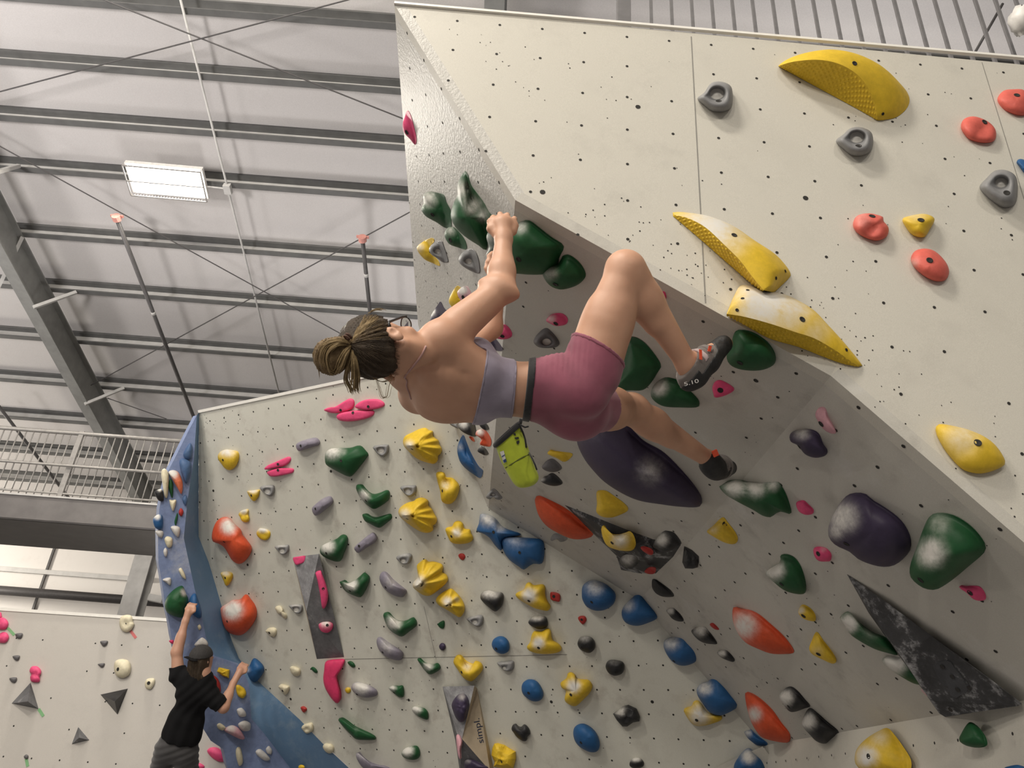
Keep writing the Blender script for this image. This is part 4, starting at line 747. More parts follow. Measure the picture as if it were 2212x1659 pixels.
for q in ((905, 790), (1060, 740), (1215, 970), (1140, 1060), (1060, 1010)): pass
def patch(name, pl, key, pts, off, mat, parent, thick=.004):
    ox, oy, sc = ZK[key]; top = [hit(ox+x/sc, oy+y/sc, pl, off+thick) for x, y in pts]; bot = [p-pl[0]*thick*2 for p in top]; k = len(top); b = MB()
    b.add(top+bot, [tuple(range(k))]+[(i, k+i, k+(i+1) % k, (i+1) % k) for i in range(k)]); return b.obj(name, [mat], parent)
pv4 = plane(hit(1780+985/3.958, 1240+1192/3.958, pG, .12), hit(1780+195/3.958, 1240, pG, 0), hit(1780+1692/3.958, 1240+1107/3.958, pG, .05))
patch('dark_pad', pv4, 'm', [(905, 800), (960, 760), (1050, 738), (1085, 760), (1215, 950), (1240, 975), (1215, 1010), (1130, 1060), (1080, 1040), (1060, 960), (930, 950), (890, 880)], .006, M_VOLD, v4)
for x, y in ((1080, 1160), (1240, 975), (1095, 880), (1010, 795), (1140, 990)):
    c = hit(1780+x/3.958, 1240+y/3.958, pv4, .014); b = MB(); b.add(disc(c, pv4[0], .011), [tuple(range(8))]); b.obj('bolt_hole', [M_HOLE], v4)
def facetpt(pa, pb, pc): return plane(pa, pb, pc)
# letters along the wooden face
g = ZK['g']
pw = plane(hit(g[0]+1132/g[2], g[1]+558/g[2], pC, .12), hit(g[0]+1165/g[2], g[1]+590/g[2], pC, 0), hit(g[0]+1370/g[2], g[1]+1580/g[2], pC, 0))
pw = plane(hit(g[0]+985/g[2], g[1]+1195/g[2], pC, .15), hit(g[0]+1132/g[2], g[1]+558/g[2], pC, .12), hit(g[0]+1370/g[2], g[1]+1580/g[2], pC, 0))
M_INK = simple('navy_ink', (.015, .025, .06), .5)
def lettering(txt, a, bnd, size, pl, mat, name, parent, depth=.0015, flip=1, off=.004, snap=None):
    """text whose baseline runs from pixel a to pixel b on plane pl"""
    p0, p1 = hit(*a, pl, off), hit(*bnd, pl, off); x = unit(p1-p0); z = pl[0]; y = np.cross(z, x)*flip
    cu = bpy.data.curves.new(name, 'FONT'); cu.body = txt; cu.size = 1; cu.extrude = 0
    t = bpy.data.objects.new(name, cu); COL.objects.link(t)
    bpy.context.view_layer.update()
    dg = bpy.context.evaluated_depsgraph_get(); me = bpy.data.meshes.new_from_object(t.evaluated_get(dg))
    v = np.array([q.co[:] for q in me.vertices]); fs = [tuple(p.vertices) for p in me.polygons]
    bpy.data.objects.remove(t); w = v[:, 0].max()-v[:, 0].min(); s = np.linalg.norm(p1-p0)/w
    V = p0+(v[:, :1]-v[:, 0].min())*s*x+v[:, 1:2]*s*size*y
    if snap is not None:
        bv = BVHTree.FromPolygons([tuple(q.co+snap.location) for q in snap.data.vertices], [tuple(p_.vertices) for p_ in snap.data.polygons])
        for i in range(len(V)):
            l_ = bv.ray_cast(Vector(V[i]+z*.3), Vector(-z))[0]
            if l_ is not None: V[i] = np.array(l_)+z*.003
    o = new_obj(name, V, fs, mat, parent, False); return o
lettering('simpl.', (820+1244/5.53, 1380+1225/5.53), (820+1190/5.53, 1380+985/5.53), .85, pw, M_INK, 'lettering', v2, off=.006, snap=v2)
# small holds bolted on the volumes
pv1 = plane(hit(420+1312/4.88, 1100+472/4.88, pC, .10), hit(420+1578/4.88, 1100+1560/4.88, pC, 0), hit(420+1180/4.88, 1100+1075/4.88, pC, .13))
pv1b = plane(hit(420+1312/4.88, 1100+472/4.88, pC, .10), hit(420+1038/4.88, 1100+505/4.88, pC, .02), hit(420+1180/4.88, 1100+1075/4.88, pC, .13))
pv2a = plane(hit(g[0]+752/g[2], g[1]+572/g[2], pC, .01), hit(g[0]+1132/g[2], g[1]+558/g[2], pC, .12), hit(g[0]+985/g[2], g[1]+1195/g[2], pC, .15))
pv2b = plane(hit(g[0]+985/g[2], g[1]+1195/g[2], pC, .15), hit(g[0]+1320/g[2], g[1]+1580/g[2], pC, .10), hit(g[0]+960/g[2], g[1]+1600/g[2], pC, .02))
for k_, pl_ in (('v1', pv1), ('v1b', pv1b), ('v2a', pv2a), ('v2b', pv2b)): PL[k_] = pl_; TILT[k_] = .25; GROUP[k_] = 'holds bolted on grey volumes'
for line in '''v1b|K|c|1040,512 1100,498 1165,490 1168,510 1150,560 1110,578 1072,587 1050,560|h=.2 n=4|pink corner hold at the top left of the tall grey volume
v1|K|c|1275,670 1300,652 1330,645 1350,690 1390,800 1410,900 1395,1000 1370,1045 1345,1035 1325,900 1295,750|h=.25 n=3 b=1358,838|long pink stick hold on the tall grey volume
v1|K|c|1310,1215 1350,1190 1420,1185 1460,1210 1455,1260 1410,1300 1350,1295 1318,1260|k=1380,1195,70,.9 b=1400,1222 h=.4|round pink hold low on the tall grey volume
v2a|P|g|860,790 890,720 950,660 1020,660 1060,720 1070,790 1050,880 1020,970 965,995 915,950 880,870|k=980,690,60,.6 h=.5 g=900,740,930,760,18,.12 g=980,700,1010,740,20,.14 g=940,850,970,880,20,.12 g=1010,820,1030,850,16,.1 g=930,800,950,810,14,.1|purple bumpy hold on the wood and grey volume
v2a|F|g|915,1160 940,1140 965,1170 985,1240 965,1350 965,1440 940,1400 920,1280|h=.4|slim pink hold on the left edge of the wood and grey volume
v2b|P|g|1010,1480 1050,1440 1130,1450 1230,1500 1300,1543 1240,1590 1050,1600|k=1050,1460,50,.5 h=.4|dark purple hold at the foot of the wood and grey volume'''.split('\n'):
    wk, ck, key, outl, opts, label = line.split('|'); ox, oy, sc = ZK[key]
    px = [(ox+float(x)/sc, oy+float(y)/sc) for x, y in (q.split(',') for q in outl.split())]; oo = []
    for t in opts.split():
        k, v = t.split('='); w = [float(q) for q in v.split(',')]
        if k in 'bpk':
            w[0] = ox+w[0]/sc; w[1] = oy+w[1]/sc
            if k == 'k': w[2] /= sc
        if k == 'g': w[0] = ox+w[0]/sc; w[1] = oy+w[1]/sc; w[2] = ox+w[2]/sc; w[3] = oy+w[3]/sc; w[4] /= sc
        oo.append(k+'='+','.join('%.3f' % q for q in w))
    make_hold(wk, ck, px, ' '.join(oo), label)
volume(pE, 'p', [(110, 1048, 0), (290, 850, 0), (365, 1100, 0), (262, 1030, .18)], [(0, 3, 1), (1, 3, 2), (0, 2, 3)], [M_VOL, HM['F']], 'largest grey pyramid volume on the far wall, pink-stained, under a pink double ball', [0, 0, 0], 'pyramid volumes on the far wall')
volume(pE, 'p', [(950, 965, 0), (1210, 908, 0), (1112, 1155, 0), (1085, 1030, .14)], [(0, 3, 1), (1, 3, 2), (0, 2, 3)], [M_GLOSSB], 'shiny black pyramid volume pointing down, under the round cream hold', None, 'pyramid volumes on the far wall')
volume(pE, 'p', [(740, 1272, 0), (845, 1395, 0), (678, 1435, 0), (748, 1372, .10)], [(0, 3, 1), (1, 3, 2), (0, 2, 3)], [M_VOL], 'smallest grey pyramid volume, lowest on the far wall', None, 'pyramid volumes on the far wall')
M_TG = simple('green_tape', (.20, .42, .20), .6); M_TR = simple('red_tape', (.62, .16, .16), .6)
for a, c, mt, lb in (((72, 335), (135, 402), M_TG, 'green tape strip under the pink knobs'), ((1235, 362), (1285, 430), M_TR, 'red tape strip under the cream doughnut hold'), ((365, 1100), (410, 1170), M_TG, 'green tape strip at the corner of the largest pyramid'), ((247, 1568), (262, 1645), M_TG, 'green tape strip at the bottom of the far wall')):
    A_, B_ = hit(a[0]/4.378, 1280+a[1]/4.378, pE, .003), hit(c[0]/4.378, 1280+c[1]/4.378, pE, .003)
    b = MB(); b.bar(A_, B_, .03, .002, pE[0]); tag(b.obj('tape_strip', [mt]), lb, 'tape', 'tape strips on the far wall')
# pale wedge at the very bottom
kx = lambda x, y, h: (x, y, h)
volume(pC, 'k', [(470, 1665, .0), (760, 1535, .05), (900, 1475, .10), (1080, 1700, .10), (520, 1720, 0), (1000, 1720, 0)], [(0, 1, 2, 3, 5, 4)], [M_A], 'pale wedge volume rising from the bottom edge below the lower red shield')
make_hold('C', 'B', [(1420+x/3.96, 1240+y/3.96) for x, y in ((655, 1640), (690, 1570), (740, 1510), (790, 1490), (850, 1540), (910, 1600), (930, 1690), (800, 1720), (670, 1700))], 'h=.600 k=%.1f,%.1f,18,1.1' % (1420+780/3.96, 1240+1560/3.96), 'blue hold with a frosted peak on the pale wedge at the photo\'s bottom')
# ------------------------------------------------------------------ building shell
SLP = math.radians(14.04); RD = np.array([0, math.cos(SLP), -math.sin(SLP)]); RN = np.array([0, -math.sin(SLP), -math.cos(SLP)])
pR = (RN, np.array([0, 0, 11.3]))
def rf(x, y, off): return hit(x, y, pR, off)
def roofpt(x, s, off=0): return np.array([x, 0, 11.3]) + RD*s + RN*off
YB = 18.6
b = MB(); sB = YB/math.cos(SLP); X0, X1 = -22, 22
b.add([roofpt(X0, -14), roofpt(X1, -14), roofpt(X1, sB), roofpt(X0, sB)]+[roofpt(X0, -14, -.1), roofpt(X1, -14, -.1), roofpt(X1, sB, -.1), roofpt(X0, sB, -.1)], [(0, 3, 2, 1), (4, 5, 6, 7), (0, 1, 5, 4), (1, 2, 6, 5), (2, 3, 7, 6), (3, 0, 4, 7)])
tag(b.obj('ceiling', [M_CEIL]), None, kind='structure')
zb = roofpt(0, sB)[2]
b = MB(); b.box((0, YB+.06, zb/2), (22, 0, 0), (0, .05, 0), (0, 0, zb/2)); tag(b.obj('wall_back', [M_PANEL]), None, kind='structure')
b = MB(); b.box((0, 4, -.1), (22, 0, 0), (0, 18, 0), (0, 0, .1)); tag(b.obj('floor', [M_FLOOR]), None, kind='structure')
# purlins: web, lower flange and upper flange of one steel section
ords = 'first second third fourth fifth sixth seventh eighth ninth tenth eleventh twelfth'.split()
ys = [36, 175, 296, 404, 544, 658, 766, 860]
ss = [float((hit(500, y, pR, .2)-pR[1]) @ RD) for y in ys]
ss = [ss[0]-1.15]+ss+[ss[-1]+1.15, ss[-1]+2.3, ss[-1]+3.4]
for i, s in enumerate(ss):
    b = MB(); X = 15
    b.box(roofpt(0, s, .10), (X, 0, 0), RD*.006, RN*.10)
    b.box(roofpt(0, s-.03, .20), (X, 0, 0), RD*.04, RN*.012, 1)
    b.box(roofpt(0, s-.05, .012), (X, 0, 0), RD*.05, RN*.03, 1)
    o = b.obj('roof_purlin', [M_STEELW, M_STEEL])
    lab = 'grey steel roof purlin at the very top right, behind the railing' if i == 0 else 'grey steel roof purlin, %s from the top along the ceiling' % ords[i-1]
    tag(o, lab, 'roof beam', 'roof purlins')
    # flanges coloured darker than the web to stand in for shade on them
# rafters (I-beams along the slope)
def ibeam(x, s0, s1, w, d, off, label, tw=.02):
    b = MB(); c = (s0+s1)/2; l = (s1-s0)/2
    b.box(roofpt(x, c, off+d/2), (tw/2, 0, 0), RD*l, RN*(d/2))
    b.box(roofpt(x, c, off+d), (w/2, 0, 0), RD*l, RN*.012)
    b.box(roofpt(x, c, off), (w/2, 0, 0), RD*l, RN*.012)
    return tag(b.obj('steel_rafter', [M_RAFT]), label, 'roof beam', 'rafters')
xr = hit(176, 866, pR, .70)[0]
ibeam(xr, -10, sB, .20, .48, .215, 'large grey steel rafter sloping down at the left', .02)
xr2 = hit(1067, 15, pR, .9)[0]
ibeam(xr2, -10, sB, .22, .6, .215, 'grey steel rafter showing just above the right face')
# flange braces from the rafter to the purlins
for (a, c), lb in zip((((72, 664), (165, 631)), ((183, 873), (268, 838)), ((-4, 622), (49, 511)), ((-8, 372), (41, 358))), ('upper', 'lower', 'leftmost long', 'short topmost')):
    b = MB(); b.bar(rf(*a, .74), rf(*c, .22), .05, .05); tag(b.obj('flange_brace', [M_STEELW]), '%s pale brace strut between left rafter and a purlin' % lb, 'brace', 'flange braces')
# bracing rods
def ext(a, c, ka, kc):
    a, c = np.array(a), np.array(c); return a+(a-c)*ka, c+(c-a)*kc
for a, c, lb in (((225, 0), (862, 253), 'thin bracing rod descending from the top to the right face'), ((0, 198), (750, 0), 'thin bracing rod rising from the left edge to the top'),
                 ((0, 316), (738, 722), 'thin bracing rod running from the left edge to the climber\'s bun'), ((215, 822), (882, 460), 'thin bracing rod rising from the left rafter to the narrow face'), ((232, 860), (360, 905), 'short thin rod beside the lower end of the rafter')):
    A_, B_ = rf(*a, .42), rf(*c, .42); d_ = B_-A_
    if 'short' not in lb: A_, B_ = A_+d_*((xr+.1-A_[0])/d_[0]), A_+d_*((xr2-.1-A_[0])/d_[0])
    b = MB(); b.tube([A_, B_], .009, 8); tag(b.obj('bracing_rod', [M_ROD]), lb, 'rod', 'roof bracing rods')
# sprinkler pipes with pink end caps
for k, (a, c, lb) in enumerate((((252, 472), (420, 905), 'dark sprinkler pipe left of the lamp\'s conduit, capped pink'), ((783, 517), (801, 690), 'dark sprinkler pipe ending above the climber\'s forehead'), ((-20, 855), (190, 1130), 'dark sprinkler pipe crossing behind the railing at the left'))):
    A_, B_ = rf(*a, .5), rf(*c, .5); b = MB(); b.tube([A_, A_+(B_-A_)*.5, B_+(B_-A_)*.3], .032, 10)
    o = b.obj('sprinkler_pipe', [M_PIPE], None, True); tag(o, lb, 'pipe', 'sprinkler pipes')
    if k < 2:
        b = MB(); b.tube([A_-RD*.05, A_+RD*.03], .06, 12); b.box(A_-RD*.02+RN*-.03, (.09, 0, 0), RD*.02, RN*.012); b.obj('end_cap', [M_CAP], o)
        q = A_+(B_-A_)*.4; b = MB(); b.tube([q, q+unit(B_-A_)*.06], .036, 10); b.obj('pipe_collar', [M_STEELW], o, True)
# conduit, junction box and ceiling lamp
A_, B_ = rf(385, -20, .24), rf(603, 850, .24); b = MB(); b.tube([A_, (A_+B_)/2, B_], .016, 8); tag(b.obj('electrical_conduit', [M_STEELW], None, True), 'thin pale conduit running down the ceiling past the lamp', 'conduit')
jb = rf(492, 408, .26); b = MB(); b.box(jb, (.05, 0, 0), RD*.07, RN*.04); o = b.obj('junction_box', [M_STEELW]); tag(o, 'small pale junction box on the conduit beside the lamp', 'junction box')
b = MB(); b.tube([jb, rf(440, 402, .27)], .012, 8); b.obj('feed_tube', [M_STEELW], o)
c4 = [rf(*q, .33) for q in ((265, 354), (436, 368), (448, 433), (287, 418))]
cc = sum(c4)/4; ax = ((c4[1]-c4[0])+(c4[2]-c4[3]))/4; ay = ((c4[3]-c4[0])+(c4[2]-c4[1]))/4
lam = empty('ceiling_lamp', cc, 'glowing rectangular ceiling lamp with wire guard, mounted under the purlins', 'lamp', 'ceiling lamps')
b = MB(); b.box(cc-RN*.06, ax, ay, RN*.03); b.obj('housing', [M_WHITE], lam)
for sgn in (-1, 1):
    for q in (-.28, .28):
        b = MB(); b.box(cc+ay*(.5*sgn+q*.8*.9)-RN*.02, ax*.93, ay*.19, RN*.008); b.obj('tube_panel', [M_GLOW], lam)
gm = MB()
for k in range(27): gm.tube([cc-ay*1.0+ax*(-1+2*k/26), cc-ay*1.0+ax*(-1+2*k/26)+RN*.045], .004, 5); gm.tube([cc+ay*1.0+ax*(-1+2*k/26), cc+ay*1.0+ax*(-1+2*k/26)+RN*.045], .004, 5)
for s_ in (-1., 0., 1.): gm.bar(cc+ay*s_-ax+RN*.045, cc+ay*s_+ax+RN*.045, .016, .012, RN)
for s_ in (-1., 1.): gm.bar(cc-ay+ax*s_+RN*.045, cc+ay+ax*s_+RN*.045, .016, .012, RN)
gm.obj('wire_guard', [M_RAIL], lam)
# ------------------------------------------------------------------ mezzanine at the left
ma, mb_ = P(0, 1075, 11.5), P(345, 1085, 11.5); mz = (ma[2]+mb_[2])/2; my = (ma[1]+mb_[1])/2
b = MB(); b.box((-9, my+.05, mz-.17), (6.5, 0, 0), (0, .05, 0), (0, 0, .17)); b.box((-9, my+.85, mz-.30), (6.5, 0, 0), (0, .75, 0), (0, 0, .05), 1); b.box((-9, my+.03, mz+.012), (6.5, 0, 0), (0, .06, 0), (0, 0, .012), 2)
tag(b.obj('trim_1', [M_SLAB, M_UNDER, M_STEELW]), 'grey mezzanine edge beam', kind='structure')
rl = empty('balcony_railing', (-6, my+.08, mz), 'grey metal railing on the mezzanine edge at the left', 'railing')
yr = my+.08; top = P(150, 926, 11.1)[2]; top = mz+1.08
b = MB(); b.tube([(-15, yr, top), (-3.5, yr, top)], .032, 10); b.obj('top_rail', [M_RAIL], rl, True)
b = MB(); b.tube([(-15, yr, mz+.10), (-3.5, yr, mz+.10)], .016, 8); b.obj('bottom_rail', [M_RAIL], rl, True)
b = MB(); b.tube([(-15, yr-.07, mz+.52), (-3.5, yr-.07, mz+.52)], .022, 10); b.obj('handrail', [M_RAIL], rl, True)
xp = P(112, 1076, 11.4)[0]
for x in (xp-2.4, xp, xp+2.4):
    b = MB(); b.box((x, yr, mz+.56), (.035, 0, 0), (0, .02, 0), (0, 0, .56)); b.obj('post', [M_RAIL], rl)
x = -10.2
while x < -4.2:
    b = MB(); b.tube([(x, yr, mz+.02), (x, yr, top)], .0095, 6); b.obj('baluster', [M_RAIL], rl, True); x += .115
# wall girts, columns and pipe seen under the mezzanine
pW = (np.array([0, -1., 0]), np.array([0, YB, 0]))
for a, c, w, lb, mt in (((-40, 1226), (330, 1247), .10, 'pale horizontal girt on the white wall under the mezzanine', M_STEELW),):
    A_, B_ = hit(*a, pW, .06), hit(*c, pW, .06); B_[2] = A_[2]; b = MB(); b.bar(A_-np.array([4, 0, 0]), B_, .1, w); tag(b.obj('wall_girt', [mt]), lb, 'girt')
A_, B_ = hit(-40, 1272, pW, .9), hit(330, 1297, pW, .9); B_[2] = A_[2]
b = MB(); b.tube([A_-np.array([4, 0, 0]), B_+np.array([1, 0, 0])], .10, 12); tag(b.obj('heating_pipe', [M_ROD], None, True), 'thick dark pipe running along the white wall under the mezzanine', 'pipe')
A_, B_ = hit(110, 1205, pW, .03), hit(78, 1320, pW, .03); B_[0] = A_[0]
b = MB(); b.bar(A_+np.array([0, 0, .6]), B_-np.array([0, 0, .6]), .05, .03, (0, 1, 0)); tag(b.obj('panel_joint', [M_ROD]), 'dark vertical joint strip between white wall panels', 'joint strip')
cx = P(296, 1280, 15)
cl = empty('steel_column', (cx[0], cx[1], 0), 'grey steel column under the mezzanine beside the blue wall', 'column')
b = MB(); b.box((cx[0], cx[1], 3.2), (.012, 0, 0), (0, .16, 0), (0, 0, 3.2)); b.obj('web', [M_STEEL], cl)
for s_ in (-1, 1):
    b = MB(); b.box((cx[0], cx[1]+s_*.17, 3.2), (.17, 0, 0), (0, .012, 0), (0, 0, 3.2)); b.obj('flange', [M_STEELW], cl)
b = MB(); b.bar(P(322, 1290, 14.6), P(352, 1296, 14.6), .12, .12); tag(b.obj('pipe_bracket', [M_STEELW]), 'pale bracket between the steel column and the blue wall', 'bracket')
# railing above the right face
rr_ = empty('safety_railing', (1.6, 2.66, 4.75), 'grey metal railing standing behind the top of the right face', 'railing')
yk = 2.66; pY = (np.array([0, -1., 0]), np.array([0, yk, 0]))
for i in range(21):
    x = hit(1407+44.5*i, 40, pY)[0]
    b = MB(); b.box((x, yk, 5.28), (.0075, 0, 0), (0, .0075, 0), (0, 0, .60)); b.obj('baluster', [M_RAILD], rr_)
x = hit(1347, 30, pY)[0]; b = MB(); b.box((x, yk, 5.25), (.034, 0, 0), (0, .03, 0), (0, 0, .65)); b.obj('post', [M_RAILD], rr_)
b = MB(); b.box((x+1.6, yk, 5.88), (1.7, 0, 0), (0, .025, 0), (0, 0, .02)); b.obj('top_rail', [M_RAILD], rr_)
b = MB(); b.box((x+1.6, yk, 4.68), (1.7, 0, 0), (0, .02, 0), (0, 0, .02)); b.obj('bottom_rail', [M_RAILD], rr_)
b = MB(); b.box((x+1.6, yk+.42, 4.62), (2.2, 0, 0), (0, .45, 0), (0, 0, .03)); tag(b.obj('trim_2', [M_SLAB]), 'platform behind the right face', kind='structure')
b = MB(); b.tube([P(2098, 128, 7.), P(2166, 8, 7.)], .012, 8); tag(b.obj('slanted_cable', [M_ROD], None, True), 'thin slanted cable behind the right railing', 'cable')
# crumpled white bag on the railing
vv = []; c0 = P(2208, 44, 3.9); R_ = np.random.default_rng(3); b = MB(); nu, nv = 14, 9
for j in range(nv):
    for i in range(nu):
        a = 2*math.pi*i/nu; f = math.pi*(j+.5)/nv; r = .05*(1+.35*R_.random()); vv.append(c0+r*(math.sin(f)*math.cos(a)*RT+math.sin(f)*math.sin(a)*FW+1.25*math.cos(f)*UP))
b.add(vv, [(j*nu+i, j*nu+(i+1) % nu, (j+1)*nu+(i+1) % nu, (j+1)*nu+i) for j in range(nv-1) for i in range(nu)]+[tuple(range(nu)), tuple((nv-1)*nu+i for i in range(nu))[::-1]])
tag(b.obj('plastic_bag', [M_WHITE], None, True), 'crumpled white bag at the top right corner by the railing', 'bag')

# ------------------------------------------------------------------ light: the hall's other lamps (same type, out of frame) as area lights
def area(loc, tgt, power, sx, sy, col=(1, .93, .82), name='hall_lamp'):
    L = bpy.data.lights.new(name, 'AREA'); L.shape = 'RECTANGLE'; L.size = sx; L.size_y = sy; L.energy = power; L.color = col
    o = bpy.data.objects.new(name, L); COL.objects.link(o); o.location = loc
    d = Vector(tgt)-Vector(loc); o.rotation_euler = d.to_track_quat('-Z', 'Y').to_euler(); return o
for lx, ly, pw_ in ((-8.0, -3.0, 300), (-2.6, -.8, 330), (-5.2, 1.2, 170), (3.5, -7.5, 190), (-12, -6., 150), (-4, -16, 620), (-9, -14, 620)):
    z = 9.4
    area((lx, ly, z), (lx*.4, ly+5.5+max(0, -8-ly), 0 if ly > -10 else 3), pw_, 1.3, .7)
area(tuple(cc+RN*.12), tuple(cc+RN*3), 240, 1.1, .5)
area((-15, 14.4, 4.6), (-8, 18.4, 3.2), 480, 1.2, .8)
# added unseen uplights, no real lamps: they brighten the roof liner like bounce
for a_, b_, e_ in (((-9.5, -.5, 2.0), (-8.3, 4.5, 12), 560), ((-16, 6, 2.0), (-13, 10, 12), 330), ((6, 6.5, 2.4), (3, 6, 12), 130), ((-2.5, 11.5, 1.0), (-3, 12, 12), 110)):
    area(a_, b_, e_, 2, 2, (1, .955, .93), 'added_ceiling_fill').data.spread = math.radians(115)
w = bpy.data.worlds.new('hall_air'); SC.world = w; w.use_nodes = True
w.node_tree.nodes['Background'].inputs['Color'].default_value = (1, .95, .88, 1); w.node_tree.nodes['Background'].inputs['Strength'].default_value = .22

# pale strips along the top edges of the walls
def edge_strip(name, a, c, pl, w, ex=0.):
    b = MB(); n = pl[0]; d = unit(c-a); s = unit(np.cross(d, n)); s = s if s[2] > 0 else -s
    b.box((a+c)/2+n*.004+s*(w*.2), d*(np.linalg.norm(c-a)/2+ex), s*w/2, n*.008); tag(b.obj(name, [M_EDGEW]), None, kind='structure')
edge_strip('trim_3', hit(430, 890, pC), hit(925, 786, pC), pC, .028)
edge_strip('trim_4', eo-eh*3, eo+eh*2.6, pE, .035)
edge_strip('trim_5', pTL, onA(6.2, 4.85), pA, .014)
# ------------------------------------------------------------------ signed-distance bodies
class SDF:
    def __init__(s, lo, hi, vox):
        s.vox = vox; s.lo = np.asarray(lo, float); n = np.ceil((np.asarray(hi)-s.lo)/vox).astype(int)+1; s.n = n
        s.f = np.full(n, 1.0, np.float32)
    def sub(s, lo, hi):
        a = np.maximum(0, np.floor((lo-s.lo)/s.vox).astype(int)); b = np.minimum(s.n, np.ceil((hi-s.lo)/s.vox).astype(int)+1)
        if (b <= a).any(): return None, None
        g = [s.lo[i]+s.vox*np.arange(a[i], b[i]) for i in range(3)]
        return tuple(slice(a[i], b[i]) for i in range(3)), np.meshgrid(*g, indexing='ij')
    def comb(s, sl, d, k):
        f = s.f[sl]
        if k > 0:
            h = np.maximum(k-np.abs(f-d), 0)/k; s.f[sl] = np.minimum(f, d)-h*h*k*.25
        else: s.f[sl] = np.minimum(f, d)
    def cone(s, a, b, ra, rb, k=.02, cut=None):
        a, b = np.asarray(a, float), np.asarray(b, float); r = max(ra, rb)+k+.03
        sl, g = s.sub(np.minimum(a, b)-r, np.maximum(a, b)+r)
        if sl is None: return s
        ba = b-a; L = ba @ ba
        p = [g[i]-a[i] for i in range(3)]
        h = np.clip((p[0]*ba[0]+p[1]*ba[1]+p[2]*ba[2])/L, 0, 1)
        d = np.sqrt(sum((p[i]-h*ba[i])**2 for i in range(3)))-(ra+(rb-ra)*h)
        if cut is not None:
            q, n = cut; d = np.maximum(d, sum((g[i]-q[i])*n[i] for i in range(3)))
        s.comb(sl, d.astype(np.float32), k); return s
    def ell(s, c, ax, rad, k=.03, cut=None):
        c = np.asarray(c, float); r = max(rad)+k+.03
        sl, g = s.sub(c-r, c+r)
        if sl is None: return s
        p = [g[i]-c[i] for i in range(3)]
        q = [sum(p[i]*ax[j][i] for i in range(3)) for j in range(3)]
        k0 = np.sqrt(sum((q[j]/rad[j])**2 for j in range(3)))+1e-9; k1 = np.sqrt(sum((q[j]/rad[j]**2)**2 for j in range(3)))+1e-9
        d = k0*(k0-1)/k1
        if cut is not None:
            for cq, n in cut: d = np.maximum(d, sum((g[i]-cq[i])*n[i] for i in range(3)))
        s.comb(sl, d.astype(np.float32), k); return s
    def groove(s, a, b, r, depth, k=.02):
        """smooth carve along a segment"""
        a, b = np.asarray(a, float), np.asarray(b, float); R = r+k+.02
        sl, g = s.sub(np.minimum(a, b)-R, np.maximum(a, b)+R); ba = b-a; p = [g[i]-a[i] for i in range(3)]
        h = np.clip(sum(p[i]*ba[i] for i in range(3))/(ba @ ba), 0, 1); d = np.sqrt(sum((p[i]-h*ba[i])**2 for i in range(3)))
        s.f[sl] += (depth*np.exp(-(d/r)**2)*np.minimum(1, np.minimum(h, 1-h)*6+.15)).astype(np.float32); return s
    def path(s, pts, rr, k=.008):
        for i in range(len(pts)-1): s.cone(pts[i], pts[i+1], rr[i], rr[i+1], k)
        return s
    def planef(s, q, n):
        g = [s.lo[i]+s.vox*np.arange(s.n[i]) for i in range(3)]
        return ((g[0]-q[0])*n[0])[:, None, None]+((g[1]-q[1])*n[1])[None, :, None]+((g[2]-q[2])*n[2])[None, None, :]
def surfnets(f, lo, vox):
    s = f < 0
    c = s[:-1, :-1, :-1].astype(np.int8)
    for dx in (0, 1):
        for dy in (0, 1):
            for dz in (0, 1):
                if dx+dy+dz: c = c+s[dx:s.shape[0]-1+dx, dy:s.shape[1]-1+dy, dz:s.shape[2]-1+dz]
    act = (c > 0) & (c < 8); ids = np.full(act.shape, -1, np.int64); I = np.argwhere(act); ids[act] = np.arange(len(I))
    acc = np.zeros((len(I), 3)); cnt = np.zeros(len(I))
    offs = [(x, y, z) for x in (0, 1) for y in (0, 1) for z in (0, 1)]
    val = {o: f[I[:, 0]+o[0], I[:, 1]+o[1], I[:, 2]+o[2]].astype(float) for o in offs}
    for o in offs:
        for ax in range(3):
            if o[ax] == 0:
                o2 = list(o); o2[ax] = 1; o2 = tuple(o2); a, b = val[o], val[o2]; mk = (a < 0) != (b < 0)
                t = np.where(mk, a/np.where(mk, a-b, 1), 0); p = np.tile(np.array(o, float), (len(I), 1)); p[:, ax] += t
                acc[mk] += p[mk]; cnt[mk] += 1
    V = lo+vox*(I+acc/cnt[:, None]); F = []
    for ax in range(3):
        o1, o2 = [(1, 2), (2, 0), (0, 1)][ax]
        a = np.moveaxis(s, ax, 0); d = a[:-1] != a[1:]; d = np.moveaxis(d, 0, ax)
        E = np.argwhere(d); E = E[(E[:, o1] > 0) & (E[:, o2] > 0) & (E[:, o1] < s.shape[o1]-1) & (E[:, o2] < s.shape[o2]-1)]
        e1 = np.zeros(3, int); e1[o1] = 1; e2 = np.zeros(3, int); e2[o2] = 1
        g = lambda q: ids[q[:, 0], q[:, 1], q[:, 2]]
        qd = np.stack([g(E-e1-e2), g(E-e2), g(E), g(E-e1)], 1)
        fl = s[E[:, 0], E[:, 1], E[:, 2]]
        qd[~fl] = qd[~fl][:, ::-1]; F.append(qd)
    F = np.vstack(F); return V, F[(F >= 0).all(1)]
def sdf_obj(name, S, f, mat, parent, it=2):
    # trim to the occupied block
    n = np.argwhere(f < .03); a = np.maximum(n.min(0)-2, 0); b = np.minimum(n.max(0)+3, f.shape)
    V, F = surfnets(f[a[0]:b[0], a[1]:b[1], a[2]:b[2]], S.lo+S.vox*a, S.vox)
    o = new_obj(name, V, F, mat, parent, True)
    m = o.modifiers.new('smooth', 'SMOOTH'); m.factor = .5; m.iterations = it
    return o
